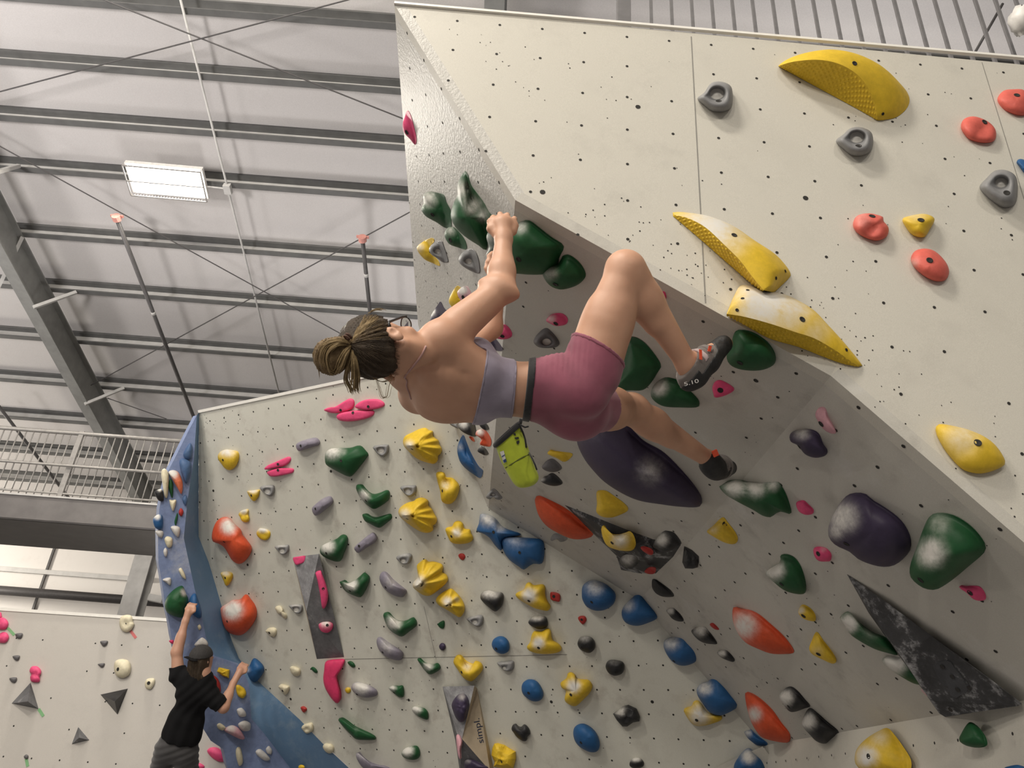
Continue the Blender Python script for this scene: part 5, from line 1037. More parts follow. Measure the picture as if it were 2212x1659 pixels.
def skinmat(name, c1, c2):
    m, nt, bs = newmat(name); n1 = noise(nt, 7, 4, .6); n2 = noise(nt, 240, 3)
    r = ramp(nt, n1.outputs['Fac'], [(.3, c1), (.7, c2)]); nt.links.new(r.outputs['Color'], bs.inputs['Base Color'])
    bs.inputs['Roughness'].default_value = .5; bs.inputs['Subsurface Weight'].default_value = .12; bs.inputs['Subsurface Radius'].default_value = (.012, .005, .003)
    bump(nt, bs, n2.outputs['Fac'], .06, .002); return m
M_SKIN = skinmat('skin', (.52, .285, .185), (.60, .34, .225)); M_SKIN2 = skinmat('skin_man', (.50, .27, .19), (.56, .32, .22))
def cloth(name, c, rough=.85, wv=900, var=.15):
    m, nt, bs = newmat(name); n1 = noise(nt, 12, 4); n2 = noise(nt, wv, 2)
    r = ramp(nt, n1.outputs['Fac'], [(.3, tuple(x*(1-var) for x in c)), (.7, tuple(x*(1+var) for x in c))]); nt.links.new(r.outputs['Color'], bs.inputs['Base Color'])
    bs.inputs['Roughness'].default_value = rough; bs.inputs['Sheen Weight'].default_value = .25; bump(nt, bs, n2.outputs['Fac'], .25, .002); return m
M_SHORT = cloth('mauve_stretch_fabric', (.27, .075, .115)); M_BRA = cloth('lavender_fabric', (.34, .30, .38)); M_BLACKC = cloth('black_webbing', (.015, .015, .017))
M_LIME = cloth('lime_fabric', (.42, .50, .03), .8, 700, .2); M_TEE = cloth('black_cotton', (.008, .008, .009)); M_TEE.node_tree.nodes['Principled BSDF'].inputs['Sheen Weight'].default_value = .02; M_TEE.node_tree.nodes['Principled BSDF'].inputs['Specular IOR Level'].default_value = .15; M_PANT = cloth('charcoal_cotton', (.05, .048, .05))
M_SUEDE = cloth('grey_suede', (.15, .13, .12)); M_RUB = simple('black_rubber', (.018, .018, .019), .55, 0, .3, 60, .2); M_ORN = simple('orange_tab', (.85, .10, .04), .5)
M_STRAPW = cloth('pale_strap', (.45, .36, .36))
def hairmat(name, a, b_, sc=(14)):
    m, nt, bs = newmat(name); n1 = noise(nt, sc, 6, .7); n2 = noise(nt, 160, 4, .7)
    r = ramp(nt, n1.outputs['Fac'], [(.3, a), (.7, b_)]); nt.links.new(r.outputs['Color'], bs.inputs['Base Color']); bs.inputs['Roughness'].default_value = .58; bs.inputs['Specular IOR Level'].default_value = .25; bump(nt, bs, n2.outputs['Fac'], .7, .006); return m
M_HAIR = hairmat('dark_brown_hair', (.028, .020, .014), (.075, .052, .032)); M_HAIRL = hairmat('light_brown_hair', (.15, .10, .05), (.36, .26, .13), 40); M_HAIRM = hairmat('mid_brown_hair', (.06, .042, .025), (.17, .115, .06), 40)

# ---- the woman -----------------------------------------------------------------------------------------------
def Wd(x, y, d): return P(x, y, d)
ub = unit(VC(-.99, -.12, -.03)); rb = unit(VC(-.03, -.60, -.80)); rb = unit(rb-ub*(rb @ ub)); fb = np.cross(ub, rb)      # body: head-ward, right, front
if fb @ FW < 0: fb = -fb
BX = (ub, rb, fb)
pel = Wd(1226, 846, 2.74); wst = Wd(1125, 842, 2.74); rib = Wd(1010, 830, 2.74); chs = Wd(930, 808, 2.73)
shR = Wd(948, 738, 2.60); elR = Wd(1080, 628, 2.72); wrR = Wd(1088, 516, 2.86)
shL = Wd(900, 852, 2.86); elL = Wd(1062, 708, 3.10); wrL = Wd(1078, 612, 3.10)
hipR = Wd(1268, 818, 2.68); knR = Wd(1352, 586, 2.74); anR = Wd(1480, 782, 2.84)
hipL = Wd(1262, 880, 2.82); knL = Wd(1365, 884, 3.14); anL = Wd(1530, 992, 3.36)
hd = Wd(812, 742, 2.52)
fh = unit(VC(.45, -.42, .79)); uh = VC(-.85, -.45, .25); uh = unit(uh-fh*(uh @ fh)); rh = np.cross(fh, uh)
HX = (uh, rh, fh)
HD = empty('person', pel, 'woman hanging from the overhang by her hands, in mauve shorts and lavender top', 'person')
allp = np.array([pel, hd-uh*.15, hd+uh*.15, hd+fh*.15, hd-fh*.15, wrR, wrL, knR+VC(0, -.1, 0), anL+VC(.1, .1, .1), shL, elL, anR])
S = SDF(allp.min(0)-.16, allp.max(0)+.17, .0052)
def torso(S, grow=0., parts='all'):
    g = grow
    S.ell(rib, BX, (.165+g, .142+g, .108+g), .04)
    S.ell(rib+ub*.09-fb*.01, BX, (.10+g, .150+g, .098+g), .05)
    S.ell(wst, BX, (.13+g, .116+g, .086+g), .06)
    S.ell(pel+ub*.03, BX, (.115+g, .152+g, .108+g), .06)
    for sg in (1, -1):
        S.ell(rib+fb*.075+rb*sg*.07-ub*.02, BX, (.062+g, .064+g, .060+g), .03)
        S.ell(pel-fb*.052+rb*sg*.070-ub*.038, BX, (.092+g, .086+g, .080+g), .05)
torso(S)
# shoulder girdle, neck, trapezius, shoulder blades, lats
nk = chs+ub*.075+fb*.005
S.ell(chs, BX, (.075, .155, .085), .05)
S.cone(nk, hd-uh*.045-fh*.015, .060, .052, .04)
S.cone(nk+ub*.02, shR-ub*.005, .048, .055, .05); S.cone(nk+ub*.02, shL, .048, .05, .05)
S.ell(chs-ub*.055+rb*.085-fb*.075, (unit(ub*.9+rb*.4), unit(rb*.9-ub*.4), fb), (.085, .052, .030), .03)
S.ell(chs-ub*.055-rb*.085-fb*.075, (unit(ub*.9-rb*.4), unit(rb*.9+ub*.4), fb), (.085, .052, .030), .03)
S.cone(rib+rb*.115-fb*.02-ub*.05, shR-ub*.03, .050, .056, .05)
S.cone(rib-rb*.115-fb*.02-ub*.05, shL-ub*.03, .050, .056, .05)
S.ell(chs+rb*.09+fb*.07-ub*.02, BX, (.06, .075, .035), .04)
S.groove(nk-fb*.070-ub*.03, wst-fb*.090, .018, .014)
for sg in (1, -1): S.groove(chs-ub*.115+rb*sg*.03-fb*.09, chs-ub*.125+rb*sg*.14-fb*.06, .022, .004)
# right arm
S.ell(shR, BX, (.064, .062, .064), .04)
S.cone(shR, elR, .060, .045, .03)
ua = unit(elR-shR); nb = unit(np.cross(ua, rb)); nb = nb if nb @ UP > 0 else -nb
S.cone(shR+ua*.09-nb*.016, shR+ua*.24-nb*.010, .046, .038, .03)
S.cone(shR+ua*.10+nb*.016, shR+ua*.25+nb*.006, .044, .036, .03)
fa = unit(wrR-elR)
S.cone(elR, elR+fa*.09, .043, .045, .02); S.cone(elR+fa*.09, wrR, .043, .030, .03)
S.ell(elR+VC(-.004, -.006, -.006), (fa, ua, unit(np.cross(fa, ua))), (.038, .036, .034), .04)
S.cone(elR+fa*.03+VC(.022, 0, -.008), elR+fa*.14+VC(.010, 0, -.004), .028, .024, .025)
# right hand gripping over the hold edge
pm = Wd(1086, 487, 2.895); S.cone(wrR, pm, .031, .036, .02)
S.ell(pm, (VC(1, 0, 0), VC(0, 1, 0), VC(0, 0, 1)), (.043, .035, .026), .016)
for i, (kx_, ky_, ln) in enumerate(((1067, 475, .9), (1081, 467, 1.), (1095, 469, .97), (1109, 477, .85))):
    k0 = Wd(kx_, ky_, 2.905); k1 = Wd(kx_+(kx_-1088)*.10, ky_-4, 2.905+.036*ln); k2 = Wd(kx_+(kx_-1088)*.2, ky_+8, 2.94+.030*ln)
    S.path([pm+(k0-pm)*.4, k0, k1, k2], [.012, .0105, .0095, .008], .009)
S.path([Wd(1070, 505, 2.875), Wd(1060, 494, 2.885), Wd(1059, 479, 2.905), Wd(1066, 470, 2.93)], [.016, .0145, .0115, .009], .010)
S.path([Wd(1108, 500, 2.885), Wd(1113, 487, 2.90)], [.016, .014], .012)
# left arm behind
S.ell(shL, BX, (.058, .058, .058), .04); S.cone(shL, elL, .050, .040, .03); S.cone(elL, wrL, .040, .027, .03)
pl_ = Wd(1074, 586, 3.09); S.cone(wrL, pl_, .026, .028, .02)
for i in range(4):
    k0 = Wd(1056+i*5, 566-i*2, 3.085+.012*i); k1 = Wd(1057+i*5, 553-i*2, 3.10+.012*i); k2 = Wd(1062+i*5, 547-i, 3.125+.012*i)
    S.path([pl_, k0, k1, k2], [.013, .0105, .009, .008], .008)
S.path([Wd(1058, 592, 3.07), Wd(1051, 580, 3.075), Wd(1052, 566, 3.09)], [.013, .010, .008], .008)
# legs
def thighR(S, g=0, cut=None):
    S.cone(hipR, hipR+(knR-hipR)*.55, .092+g, .087+g, .02, cut); S.cone(hipR+(knR-hipR)*.5, knR, .087+g, .066+g, .02, cut)
    t_ = unit(knR-hipR); S.cone(hipR+t_*.10+VC(-.022, .0, 0), hipR+t_*.26+VC(-.02, 0, 0), .072+g, .068+g, .015, cut)
    S.cone(hipR+t_*.03+VC(.022, .01, -.01), hipR+t_*.26+VC(.016, 0, -.01), .078+g, .066+g, .02, cut)
def thighL(S, g=0, cut=None):
    S.cone(hipL, hipL+(knL-hipL)*.55, .094+g, .080+g, .05, cut); S.cone(hipL+(knL-hipL)*.5, knL, .080+g, .060+g, .03, cut)
thighR(S); thighL(S)
lr = unit(anR-knR)
S.ell(knR+VC(-.004, -.012, 0), (lr, unit(np.cross(lr, FW)), FW), (.058, .060, .056), .03)
S.cone(knR, knR+lr*.13, .060, .060, .03); S.cone(knR+lr*.12, anR, .057, .034, .03)
S.cone(knR+lr*.07+VC(-.030, .012, -.01), knR+lr*.22+VC(-.018, .01, -.008), .043, .034, .03)
S.cone(knR+lr*.05+VC(.022, -.012, 0), anR+VC(.006, -.004, 0), .036, .024, .03)
ll_ = unit(anL-knL)
S.ell(knL, (ll_, unit(np.cross(ll_, FW)), FW), (.056, .056, .055), .03)
S.cone(knL, knL+ll_*.13, .056, .060, .03); S.cone(knL+ll_*.12, anL, .058, .034, .03)
S.cone(knL+ll_*.08+VC(-.008, .022, -.015), knL+ll_*.24+VC(-.006, .014, -.01), .044, .034, .03)
# feet (inside the shoes)
heR, toR = Wd(1492, 826, 2.845), Wd(1568, 742, 2.92)
S.cone(anR, heR, .034, .030, .02); S.cone(anR+VC(.01, .01, .005), toR, .036, .026, .02)
heL, toL = Wd(1543, 1016, 3.36), Wd(1578, 1012, 3.50)
S.cone(anL, heL, .033, .032, .02); S.cone(anL, toL, .036, .028, .02)
# head: skull, face, nose, lips, chin, ear
S.ell(hd, HX, (.098, .075, .097), .03)
hd0 = hd; hd = hd-uh*.028+fh*.004
S.ell(hd-uh*.055+fh*.045, HX, (.075, .056, .062), .04)
S.cone(hd-uh*.118+fh*.070, hd-uh*.075+rh*.05-fh*.005, .020, .018, .03); S.cone(hd-uh*.118+fh*.070, hd-uh*.075-rh*.05-fh*.005, .020, .018, .03)
S.ell(hd-uh*.122+fh*.082, HX, (.018, .020, .016), .02)
S.cone(hd-uh*.005+fh*.098, hd-uh*.046+fh*.118, .010, .013, .012)
S.ell(hd-uh*.045+fh*.106, HX, (.010, .017, .012), .008)
S.ell(hd-uh*.080+fh*.100, HX, (.007, .022, .008), .008); S.ell(hd-uh*.092+fh*.099, HX, (.008, .019, .009), .008)
for sg in (1, -1):
    S.groove(hd-uh*.012+fh*.095+rh*sg*.020, hd-uh*.012+fh*.088+rh*sg*.046, .013, .007)
    S.ell(hd-uh*.014+fh*.083+rh*sg*.033, HX, (.012, .014, .012), .004)
    S.ell(hd-uh*.040+fh*.072+rh*sg*.045, HX, (.02, .02, .018), .02)
    ec = hd-uh*.040-fh*.024+rh*sg*.083
    S.ell(ec, (unit(uh-fh*.25), unit(rh*sg-fh*.55), unit(fh+rh*sg*.4)), (.032, .012, .020), .008)
    S.ell(ec-uh*.026+fh*.003, HX, (.010, .006, .009), .006)
    og = unit(rh*sg-fh*.55); S.groove(ec+og*.010+uh*.012+fh*.003, ec+og*.010-uh*.010+fh*.006, .0085, .013)
S.ell(chs-rb*.10-fb*.035-ub*.06, BX, (.09, .075, .065), .05)
S.groove(hd-uh*.05+fh*.10, hd-uh*.05+fh*.12, .001, 0)
head_face = hd; hd = hd0
body = sdf_obj('body', S, S.f, M_SKIN, HD)
# shorts
S2 = SDF(S.lo, S.lo+S.vox*(S.n-1), S.vox)
hemR = (Wd(1285, 738, 2.66), unit(knR-hipR)*.80+VC(.0, 0, .0)); hn = unit(unit(knR-hipR)*.86+unit(VC(.55, -.25, 0))*-.0)
pR1, pR2 = Wd(1234, 706, 2.62), Wd(1336, 782, 2.66)
hx = unit(pR2-pR1); hn = unit(knR-hipR); hn = unit(hn-hx*(hn @ hx))
torso(S2, .006); thighR(S2, .006, (pR1, hn)); hl_ = unit(knL-hipL); thighL(S2, .006, (hipL+(knL-hipL)*.30, hl_))
wn = unit(VC(-1, -.06, 0)); wp = Wd(1148, 842, 2.74)
f2 = np.maximum(S2.f, S2.planef(wp, wn))
# soft gathers below the waist and at the hip crease
g = [S2.lo[i]+S2.vox*np.arange(S2.n[i]) for i in range(3)]
def dotf(v, q): return ((g[0]-q[0])*v[0])[:, None, None]+((g[1]-q[1])*v[1])[None, :, None]+((g[2]-q[2])*v[2])[None, None, :]
cr = hipR+VC(-.10, -.085, -.02); r2_ = dotf(unit(VC(1, 0, 0)), cr)**2/.09**2+dotf(unit(VC(0, 1, 0)), cr)**2/.06**2
f2 = f2+(.0022*np.sin(dotf(unit(VC(1, .12, 0)), cr)*2*math.pi/.017)*np.exp(-r2_)).astype(np.float32)
sh = sdf_obj('shorts', S2, f2, M_SHORT, HD, 1)
def ringtube(name, cpt, nrm, f, r, mat, parent):
    """piped hem: thin band hugging field f near plane"""
    return sdf_obj(name, S2, np.maximum(f-.0035, np.abs(S2.planef(cpt, nrm))-r), mat, parent, 1)
h_ = SDF(S.lo, S.lo+S.vox*(S.n-1), S.vox); thighR(h_, .006)
hem = np.maximum(h_.f-.0025, np.abs(h_.planef(pR1, hn))-.007); sdf_obj('hem', S, hem, M_SHORT, sh, 1)
# sports top: back band, side panel and front cups
S3 = SDF(S.lo, S.lo+S.vox*(S.n-1), S.vox); torso(S3, .0055)
S3.ell(rib+ub*.09-fb*.01, BX, (.105, .155, .103), .05)
S3.cone(rib+rb*.115-fb*.02-ub*.05, shR-ub*.03, .0555, .0615, .05); S3.cone(rib-rb*.115-fb*.02-ub*.05, shL-ub*.03, .0555, .0615, .05)
q1, q2 = Wd(1040, 850, 2.6), Wd(1113, 842, 2.6)
n1 = unit(VC(-1, -.16, -.1)); n2 = unit(VC(1, .06, .05))
band = np.maximum(np.maximum(S3.f, S3.planef(q1, n1)), S3.planef(q2, n2))
qf_ = rib+ub*.10+fb*.02
cup = np.maximum(np.maximum(np.maximum(S3.f, S3.planef(q2, n2)), S3.planef(rib+fb*.045, -fb)), S3.planef(qf_, unit(ub+rb*0)))
top = sdf_obj('sports_top', S3, np.minimum(band, cup), M_BRA, HD, 1)
tr = np.maximum(S3.f-.002, np.minimum(np.abs(S3.planef(q1, n1)), np.abs(S3.planef(q2, n2)))-.0035); tr = np.maximum(tr, S3.planef(rib+fb*.045, fb)); sdf_obj('edge_trim', S3, tr, M_BRA, top, 1)
M_TIE = cloth('dusty_pink_cord', (.40, .23, .21))
bbv = BVHTree.FromPolygons([tuple(v.co+body.location) for v in body.data.vertices], [tuple(p_.vertices) for p_ in body.data.polygons])
def onbody(pxs, off=.003):
    out = []
    for x, y in curve(pxs, 18):
        l_ = bbv.ray_cast(Vector(CAM), Vector(unit(ray(x, y))))[0]
        if l_ is not None: out.append(np.array(l_)-unit(ray(x, y))*off)
    return out
for pxs, w_ in (([(920, 748), (910, 768), (892, 792), (878, 808), (874, 816)], .0036), ([(874, 816), (879, 823), (878, 834), (884, 850), (888, 862)], .0028)):
    q_ = onbody(pxs)
    if len(q_) > 3: b = MB(); b.tube(q_, w_, 7); b.obj('neck_tie', [M_TIE], top, True)
# hair: cap following the skull, gathered into a bun
SH = SDF(hd-.28, hd+.28, .0045)
hc = hd+uh*.006-fh*.012
SH.ell(hc, HX, (.108, .089, .106), .02); SH.ell(hc-fh*.035-uh*.022, HX, (.094, .084, .092), .03)
g = [SH.lo[i]+SH.vox*np.arange(SH.n[i]) for i in range(3)]
tie = Wd(757, 744, 2.425)
face_cut = SH.planef(hd+fh*.052+uh*.03, unit(fh-uh*.55)); ear_cut = SH.planef(hd-uh*.112-fh*.02, unit(-uh-fh*.05))
earf = SH.planef(Wd(853, 745, 2.45), unit(VC(1, -.05, 0)))
hf = np.maximum(np.maximum(SH.f, face_cut), np.maximum(ear_cut, earf))
# combed grooves radiating from the tie
tv = unit(tie-hc); e1 = unit(np.cross(tv, uh)); e2 = np.cross(tv, e1)
a1 = ((g[0]-tie[0])*e1[0])[:, None, None]+((g[1]-tie[1])*e1[1])[None, :, None]+((g[2]-tie[2])*e1[2])[None, None, :]
a2 = ((g[0]-tie[0])*e2[0])[:, None, None]+((g[1]-tie[1])*e2[1])[None, :, None]+((g[2]-tie[2])*e2[2])[None, None, :]
an = np.arctan2(a2, a1)
hf = hf+(.0022*np.sin(an*26+2*np.sin(an*5))+.0014*np.sin(an*61)).astype(np.float32)
hair = sdf_obj('hair', SH, hf, M_HAIR, HD, 1)
# combed locks laid over the cap
hv = BVHTree.FromPolygons([tuple(v.co+hair.location) for v in hair.data.vertices], [tuple(p.vertices) for p in hair.data.polygons])
R_ = np.random.default_rng(11)
def lock_surface(px0, w, mat, name, lift=.003):
    b = MB()
    for x, y in px0:
        pts = []
        for u in np.linspace(0, 1, 12):
            qx, qy = x+(757-x)*u+math.sin(u*math.pi)*R_.normal(0, 2.), y+(743-y)*u+math.sin(u*math.pi)*(-4)
            loc = hv.ray_cast(Vector(CAM), Vector(unit(ray(qx, qy))))[0]
            if loc is None: continue
            pts.append(np.array(loc)-unit(ray(qx, qy))*lift)
        if len(pts) > 4: b.tube(curve(pts, 16), np.linspace(w*.5, w, 16), 5)
    if b.n: b.obj(name, [mat], hair, True)
lock_surface([(790+R_.random()*34, 674+R_.random()*22) for _ in range(48)], .0012, M_HAIRL, 'combed_locks')
lock_surface([(800+R_.random()*50, 690+R_.random()*50) for _ in range(60)], .0012, M_HAIRM, 'combed_locks')
lock_surface([(790+R_.random()*55, 745+R_.random()*60) for _ in range(60)], .0012, M_HAIR, 'combed_locks')
# bun
SB = SDF(tie-.2, tie+.2, .0045); bc_ = Wd(716, 772, 2.40)
SB.ell(bc_, (VC(1, 0, 0), VC(0, 1, 0), VC(0, 0, 1)), (.052, .054, .05), .02); SB.cone(bc_, tie, .034, .020, .03); SB.cone(bc_+VC(-.01, -.022, 0), tie+VC(-.012, -.004, 0), .026, .018, .03)
g = [SB.lo[i]+SB.vox*np.arange(SB.n[i]) for i in range(3)]
aa = np.arctan2(((g[0]-bc_[0])*RT[0])[:, None, None]-0*g[1][None, :, None]+((g[2]-bc_[2])*RT[2])[None, None, :], ((g[1]-bc_[1]))[None, :, None]+0*g[0][:, None, None]+((g[2]-bc_[2])*UP[2])[None, None, :])
bun = sdf_obj('hair_bun', SB, SB.f+(.003*np.sin(aa*14)+.0015*np.sin(aa*37)).astype(np.float32), hairmat('bun_hair', (.10, .066, .035), (.27, .185, .095), 40), hair, 1)
def strands(px_paths, w, mat, name, parent, jit=3., dj=.01, n=1):
    b = MB()
    for pp in px_paths:
        for _ in range(n):
            off = R_.normal(0, jit, 2); dd = R_.normal(0, dj); k = len(pp)
            pts = [Wd(x+off[0]*(.25+i/k), y+off[1]*(.25+i/k), d+dd*(.3+i/k)) for i, (x, y, d) in enumerate(pp)]
            b.tube(curve(pts, 18), np.concatenate([np.linspace(w, w, 12), np.linspace(w, w*.25, 6)]), 5)
    return b.obj(name, [mat], parent, True)
strands([[(757, 744, 2.41), (738, 734, 2.37), (712, 738, 2.36), (692, 757, 2.37), (688, 780, 2.38)], [(757, 744, 2.41), (736, 736, 2.36), (706, 744, 2.35), (694, 768, 2.355), (700, 795, 2.37)], [(755, 746, 2.40), (730, 745, 2.35), (708, 765, 2.345), (712, 798, 2.36), (724, 806, 2.38)]], .0022, M_HAIRL, 'bun_locks', hair, 4, .006, 14)
strands([[(757, 748, 2.40), (744, 760, 2.36), (733, 782, 2.35), (728, 800, 2.37), (722, 806, 2.38)], [(757, 748, 2.40), (748, 765, 2.36), (738, 790, 2.35), (730, 803, 2.36)]], .0024, M_HAIRL, 'bun_locks', hair, 2.5, .005, 14)
strands([[(760, 752, 2.41), (758, 775, 2.385), (750, 800, 2.39), (748, 822, 2.40), (756, 838, 2.41), (760, 848, 2.41)], [(761, 752, 2.41), (768, 780, 2.39), (772, 812, 2.40), (771, 835, 2.41), (773, 846, 2.42)], [(760, 752, 2.41), (763, 780, 2.385), (764, 815, 2.39), (762, 840, 2.40)]], .0022, M_HAIRL, 'hanging_locks', hair, 3.5, .006, 13)
strands([[(690, 770, 2.38), (686, 785, 2.38), (690, 800, 2.39), (692, 812, 2.4)], [(805, 815, 2.44), (822, 824, 2.45), (838, 820, 2.45), (843, 808, 2.46)], [(812, 816, 2.44), (818, 838, 2.45), (824, 858, 2.45), (834, 857, 2.45), (838, 835, 2.45), (845, 815, 2.46)], [(800, 672, 2.5), (815, 667, 2.5), (832, 670, 2.5)], [(795, 676, 2.5), (812, 668, 2.5), (826, 668, 2.5)]], .0006, M_HAIRL, 'flyaway_strands', hair, 2.5, .004, 5)
b = MB()
for _ in range(130):
    y0 = 732+R_.random()*78; x1, y1 = 852+R_.random()*14-abs(y0-765)*.05, y0+R_.normal(2, 4)
    s_ = hv.ray_cast(Vector(CAM), Vector(unit(ray(838+R_.random()*8, y0))))[0]; e_ = bbv.ray_cast(Vector(CAM), Vector(unit(ray(x1, y1))))[0]
    if s_ is None or e_ is None or (s_-e_).length > .07: continue
    s_, e_ = np.array(s_), np.array(e_); b.tube(curve([tuple(s_), tuple((s_+e_)/2-unit(ray(850, y0))*.004), tuple(e_-unit(ray(x1, y1))*.001)], 8), np.linspace(.0005, .0002, 8), 4)
if b.n: b.obj('nape_wisps', [M_HAIR], hair, True)
b = MB()
for i in range(7):
    a_ = i/7*2*math.pi; c_ = tie+VC(-.008, -.004, -.022)+.020*(math.cos(a_)*VC(.3, -.9, 0)+math.sin(a_)*VC(0, 0, 1))
    b.tube(curve([tuple(c_+.009*np.array(q)) for q in ((1, 0, 0), (0, 1, .5), (-1, 0, 1), (0, -1, .5), (1, 0, 0))], 14), .0035, 6)
b.obj('scrunchie', [simple('brown_scrunchie', (.10, .05, .035), .8)], hair, True)
# glasses
gl = MB(); lens = MB()
M_LENS, nt, bs = newmat('clear_lens'); bs.inputs['Base Color'].default_value = (.9, .95, .97, 1); bs.inputs['Transmission Weight'].default_value = .95; bs.inputs['Roughness'].default_value = .05; bs.inputs['IOR'].default_value = 1.1
for sg in (1, -1):
    hd = head_face; lc = hd+uh*.004+fh*.126+rh*sg*.034
    ell_ = [lc+.026*math.cos(t)*rh+.020*math.sin(t)*uh-fh*.004*abs(math.cos(t)) for t in np.linspace(0, 2*math.pi, 25)]
    gl.tube(ell_, .0022, 6); lens.add(ell_[:-1], [tuple(range(24))])
    gl.tube([lc+rh*sg*.026+uh*.006, hd+uh*.006+fh*.09+rh*sg*.074, hd+uh*.004+fh*.01+rh*sg*.090, hd-uh*.012-fh*.012+rh*sg*.088], .0042, 8)
gl.tube([hd+uh*.008+fh*.128+rh*.009, hd+uh*.010+fh*.131, hd+uh*.008+fh*.128-rh*.009], .0022, 6)
go = gl.obj('glasses', [simple('black_acetate', (.012, .012, .014), .3)], HD, True); lens.obj('lens', [M_LENS], go)
# shoes
def shoe(an, he, to, soln, name, tabs, txt=False):
    SS = SDF(np.minimum(np.minimum(an, he), to)-.11, np.maximum(np.maximum(an, he), to)+.11, .004)
    ax = unit(to-he); sd = unit(np.cross(ax, soln)); mid = he+(to-he)*.5-soln*.012
    SS.cone(he-soln*.012, mid, .035, .040, .03); SS.cone(mid, to-soln*.006-ax*.012, .041, .030, .03); SS.cone(an+(he-an)*.35, mid-soln*.012, .040, .034, .03); SS.cone(an+soln*.002+ax*.006, he+(mid-he)*.3, .041, .038, .03)
    cuffn = unit(an-(he*.55+mid*.45)); cuff = SS.planef(an-cuffn*.012, cuffn)
    rt_ = empty.__name__ and bpy.data.objects.new(name, None); COL.objects.link(rt_); rt_.location = Vector(mid); attach(rt_, HD)
    rt_.matrix_parent_inverse = Matrix.Translation(-HD.location)
    def sub(nm, f, mt):
        o = sdf_obj(nm, SS, f, mt, None, 1); o.parent = rt_; o.matrix_parent_inverse = Matrix.Translation(-rt_.location); return o
    sub('upper', np.maximum(SS.f-.002, cuff), M_SUEDE)
    sole = np.maximum(SS.f-.0055, -SS.planef(he+soln*.004, soln)); rand = np.maximum(SS.f-.0045, -SS.planef(he+(to-he)*.62-soln*.004, unit(ax+soln*.9)))
    heel = np.maximum(np.maximum(SS.f-.0050, SS.planef(he+ax*.03, unit(ax-soln*.15))), -SS.planef(he-soln*.018, soln))
    sub('rubber_sole', np.minimum(np.minimum(sole, rand), heel), M_RUB)
    for t_ in (.36, .54):
        cpt = he+(to-he)*t_; pn = unit(ax+soln*.25)
        sub('strap', np.maximum(np.maximum(SS.f-.0055, np.abs(SS.planef(cpt, pn))-.011), SS.planef(he-soln*.010, soln)), M_STRAPW if t_ < .4 and an is anR else M_SUEDE)
    for q, e in tabs:
        b = MB(); b.box(q, *e); o = b.obj('orange_tab', [M_ORN]); o.parent = rt_; o.matrix_parent_inverse = Matrix.Translation(-rt_.location)
    return rt_, SS
solR = unit(VC(.76, .62, .1))
tabsR = [(Wd(1513.5, 766, 2.80), (VC(.0035, .001, 0)*1.3, VC(.001, .018, .001), VC(0, 0, .004))), (Wd(1533, 753, 2.83), (VC(.005, .001, 0), VC(-.002, .010, .002), VC(0, 0, .004)))]
sR, SSR = shoe(anR, heR, toR, solR, 'climbing_shoe', tabsR)
solL = unit(VC(.10, .55, -.80))
tabsL = [(Wd(1545, 979, 3.30), (VC(.010, -.005, 0), VC(.005, .012, 0), VC(0, 0, .008)))]
sL, SSL = shoe(anL, heL, toL, solL, 'climbing_shoe', tabsL)
pt = (unit(CAM-heR), Wd(1494, 829, 2.78))
lt = lettering('5.10', (1479, 834), (1510, 826), .62, pt, M_WHITE, 'lettering', None, off=.004); lt.parent = sR; lt.matrix_parent_inverse = Matrix.Translation(-sR.location)

# ---- chalk bag with its waist belt ----------------------------------------------------------------------------
cb = empty('chalk_bag', Wd(1118, 985, 2.66), 'lime green chalk bag with black rim hanging from the climber\'s waist belt', 'chalk bag')
SBl = SDF(S.lo, S.lo+S.vox*(S.n-1), S.vox); torso(SBl, .010); b1, b2 = Wd(1146, 842, 2.74), None
bn = unit(VC(-1, -.10, 0)); belt = np.maximum(SBl.f, np.abs(SBl.planef(Wd(1143, 842, 2.74), bn))-.0125); sdf_obj('waist_belt', SBl, belt, M_BLACKC, cb, 1)
secs = [((1070, 962), (1121, 916)), ((1073, 972), (1128, 928)), ((1080, 994), (1138, 958)), ((1088, 1008), (1146, 980)), ((1093, 1017), (1151, 996)), ((1100, 1030), (1158, 1014)), ((1107, 1042), (1165, 1028)), ((1114, 1050), (1163, 1040)), ((1124, 1055), (1150, 1051))]
V = []; NB = 40; dR = np.random.default_rng(5); dep = 2.66
for i, (l, r) in enumerate(secs):
    A_, B_ = Wd(*l, dep), Wd(*r, dep); c_ = (A_+B_)/2; hx_ = (B_-A_)/2; dz = FW*np.linalg.norm(hx_)*.8
    for k in range(NB):
        a_ = 2*math.pi*k/NB; wr = 1+(.03*math.sin(5*a_+i*1.3)+.03*math.sin(9*a_-i*2.1))*(0 if i in (0,) else 1)
        V.append(c_+hx_*math.cos(a_)*(1+.2*(wr-1))-dz*math.sin(a_)*wr)
ns = len(secs); F = [(i*NB+k, i*NB+(k+1) % NB, (i+1)*NB+(k+1) % NB, (i+1)*NB+k) for i in range(ns-1) for k in range(NB)]+[tuple((ns-1)*NB+k for k in range(NB))]
bg = new_obj('bag_body', V, F, M_LIME, cb, True); md = bg.modifiers.new('sub', 'SUBSURF'); md.levels = 2; md.render_levels = 2
V = np.array(V); b = MB(); rim = list(V[:NB])+[V[0]]; b.tube(rim, .009, 8); b.obj('rim', [M_BLACKC], cb, True)
def bagpt(x, y, off=.006):
    bv = BVHTree.FromPolygons([tuple(v) for v in V], [tuple(f) for f in F]); l_ = bv.ray_cast(Vector(CAM), Vector(unit(ray(x, y))))[0]
    return (np.array(l_) if l_ is not None else Wd(x, y, 2.6))-unit(ray(x, y))*off
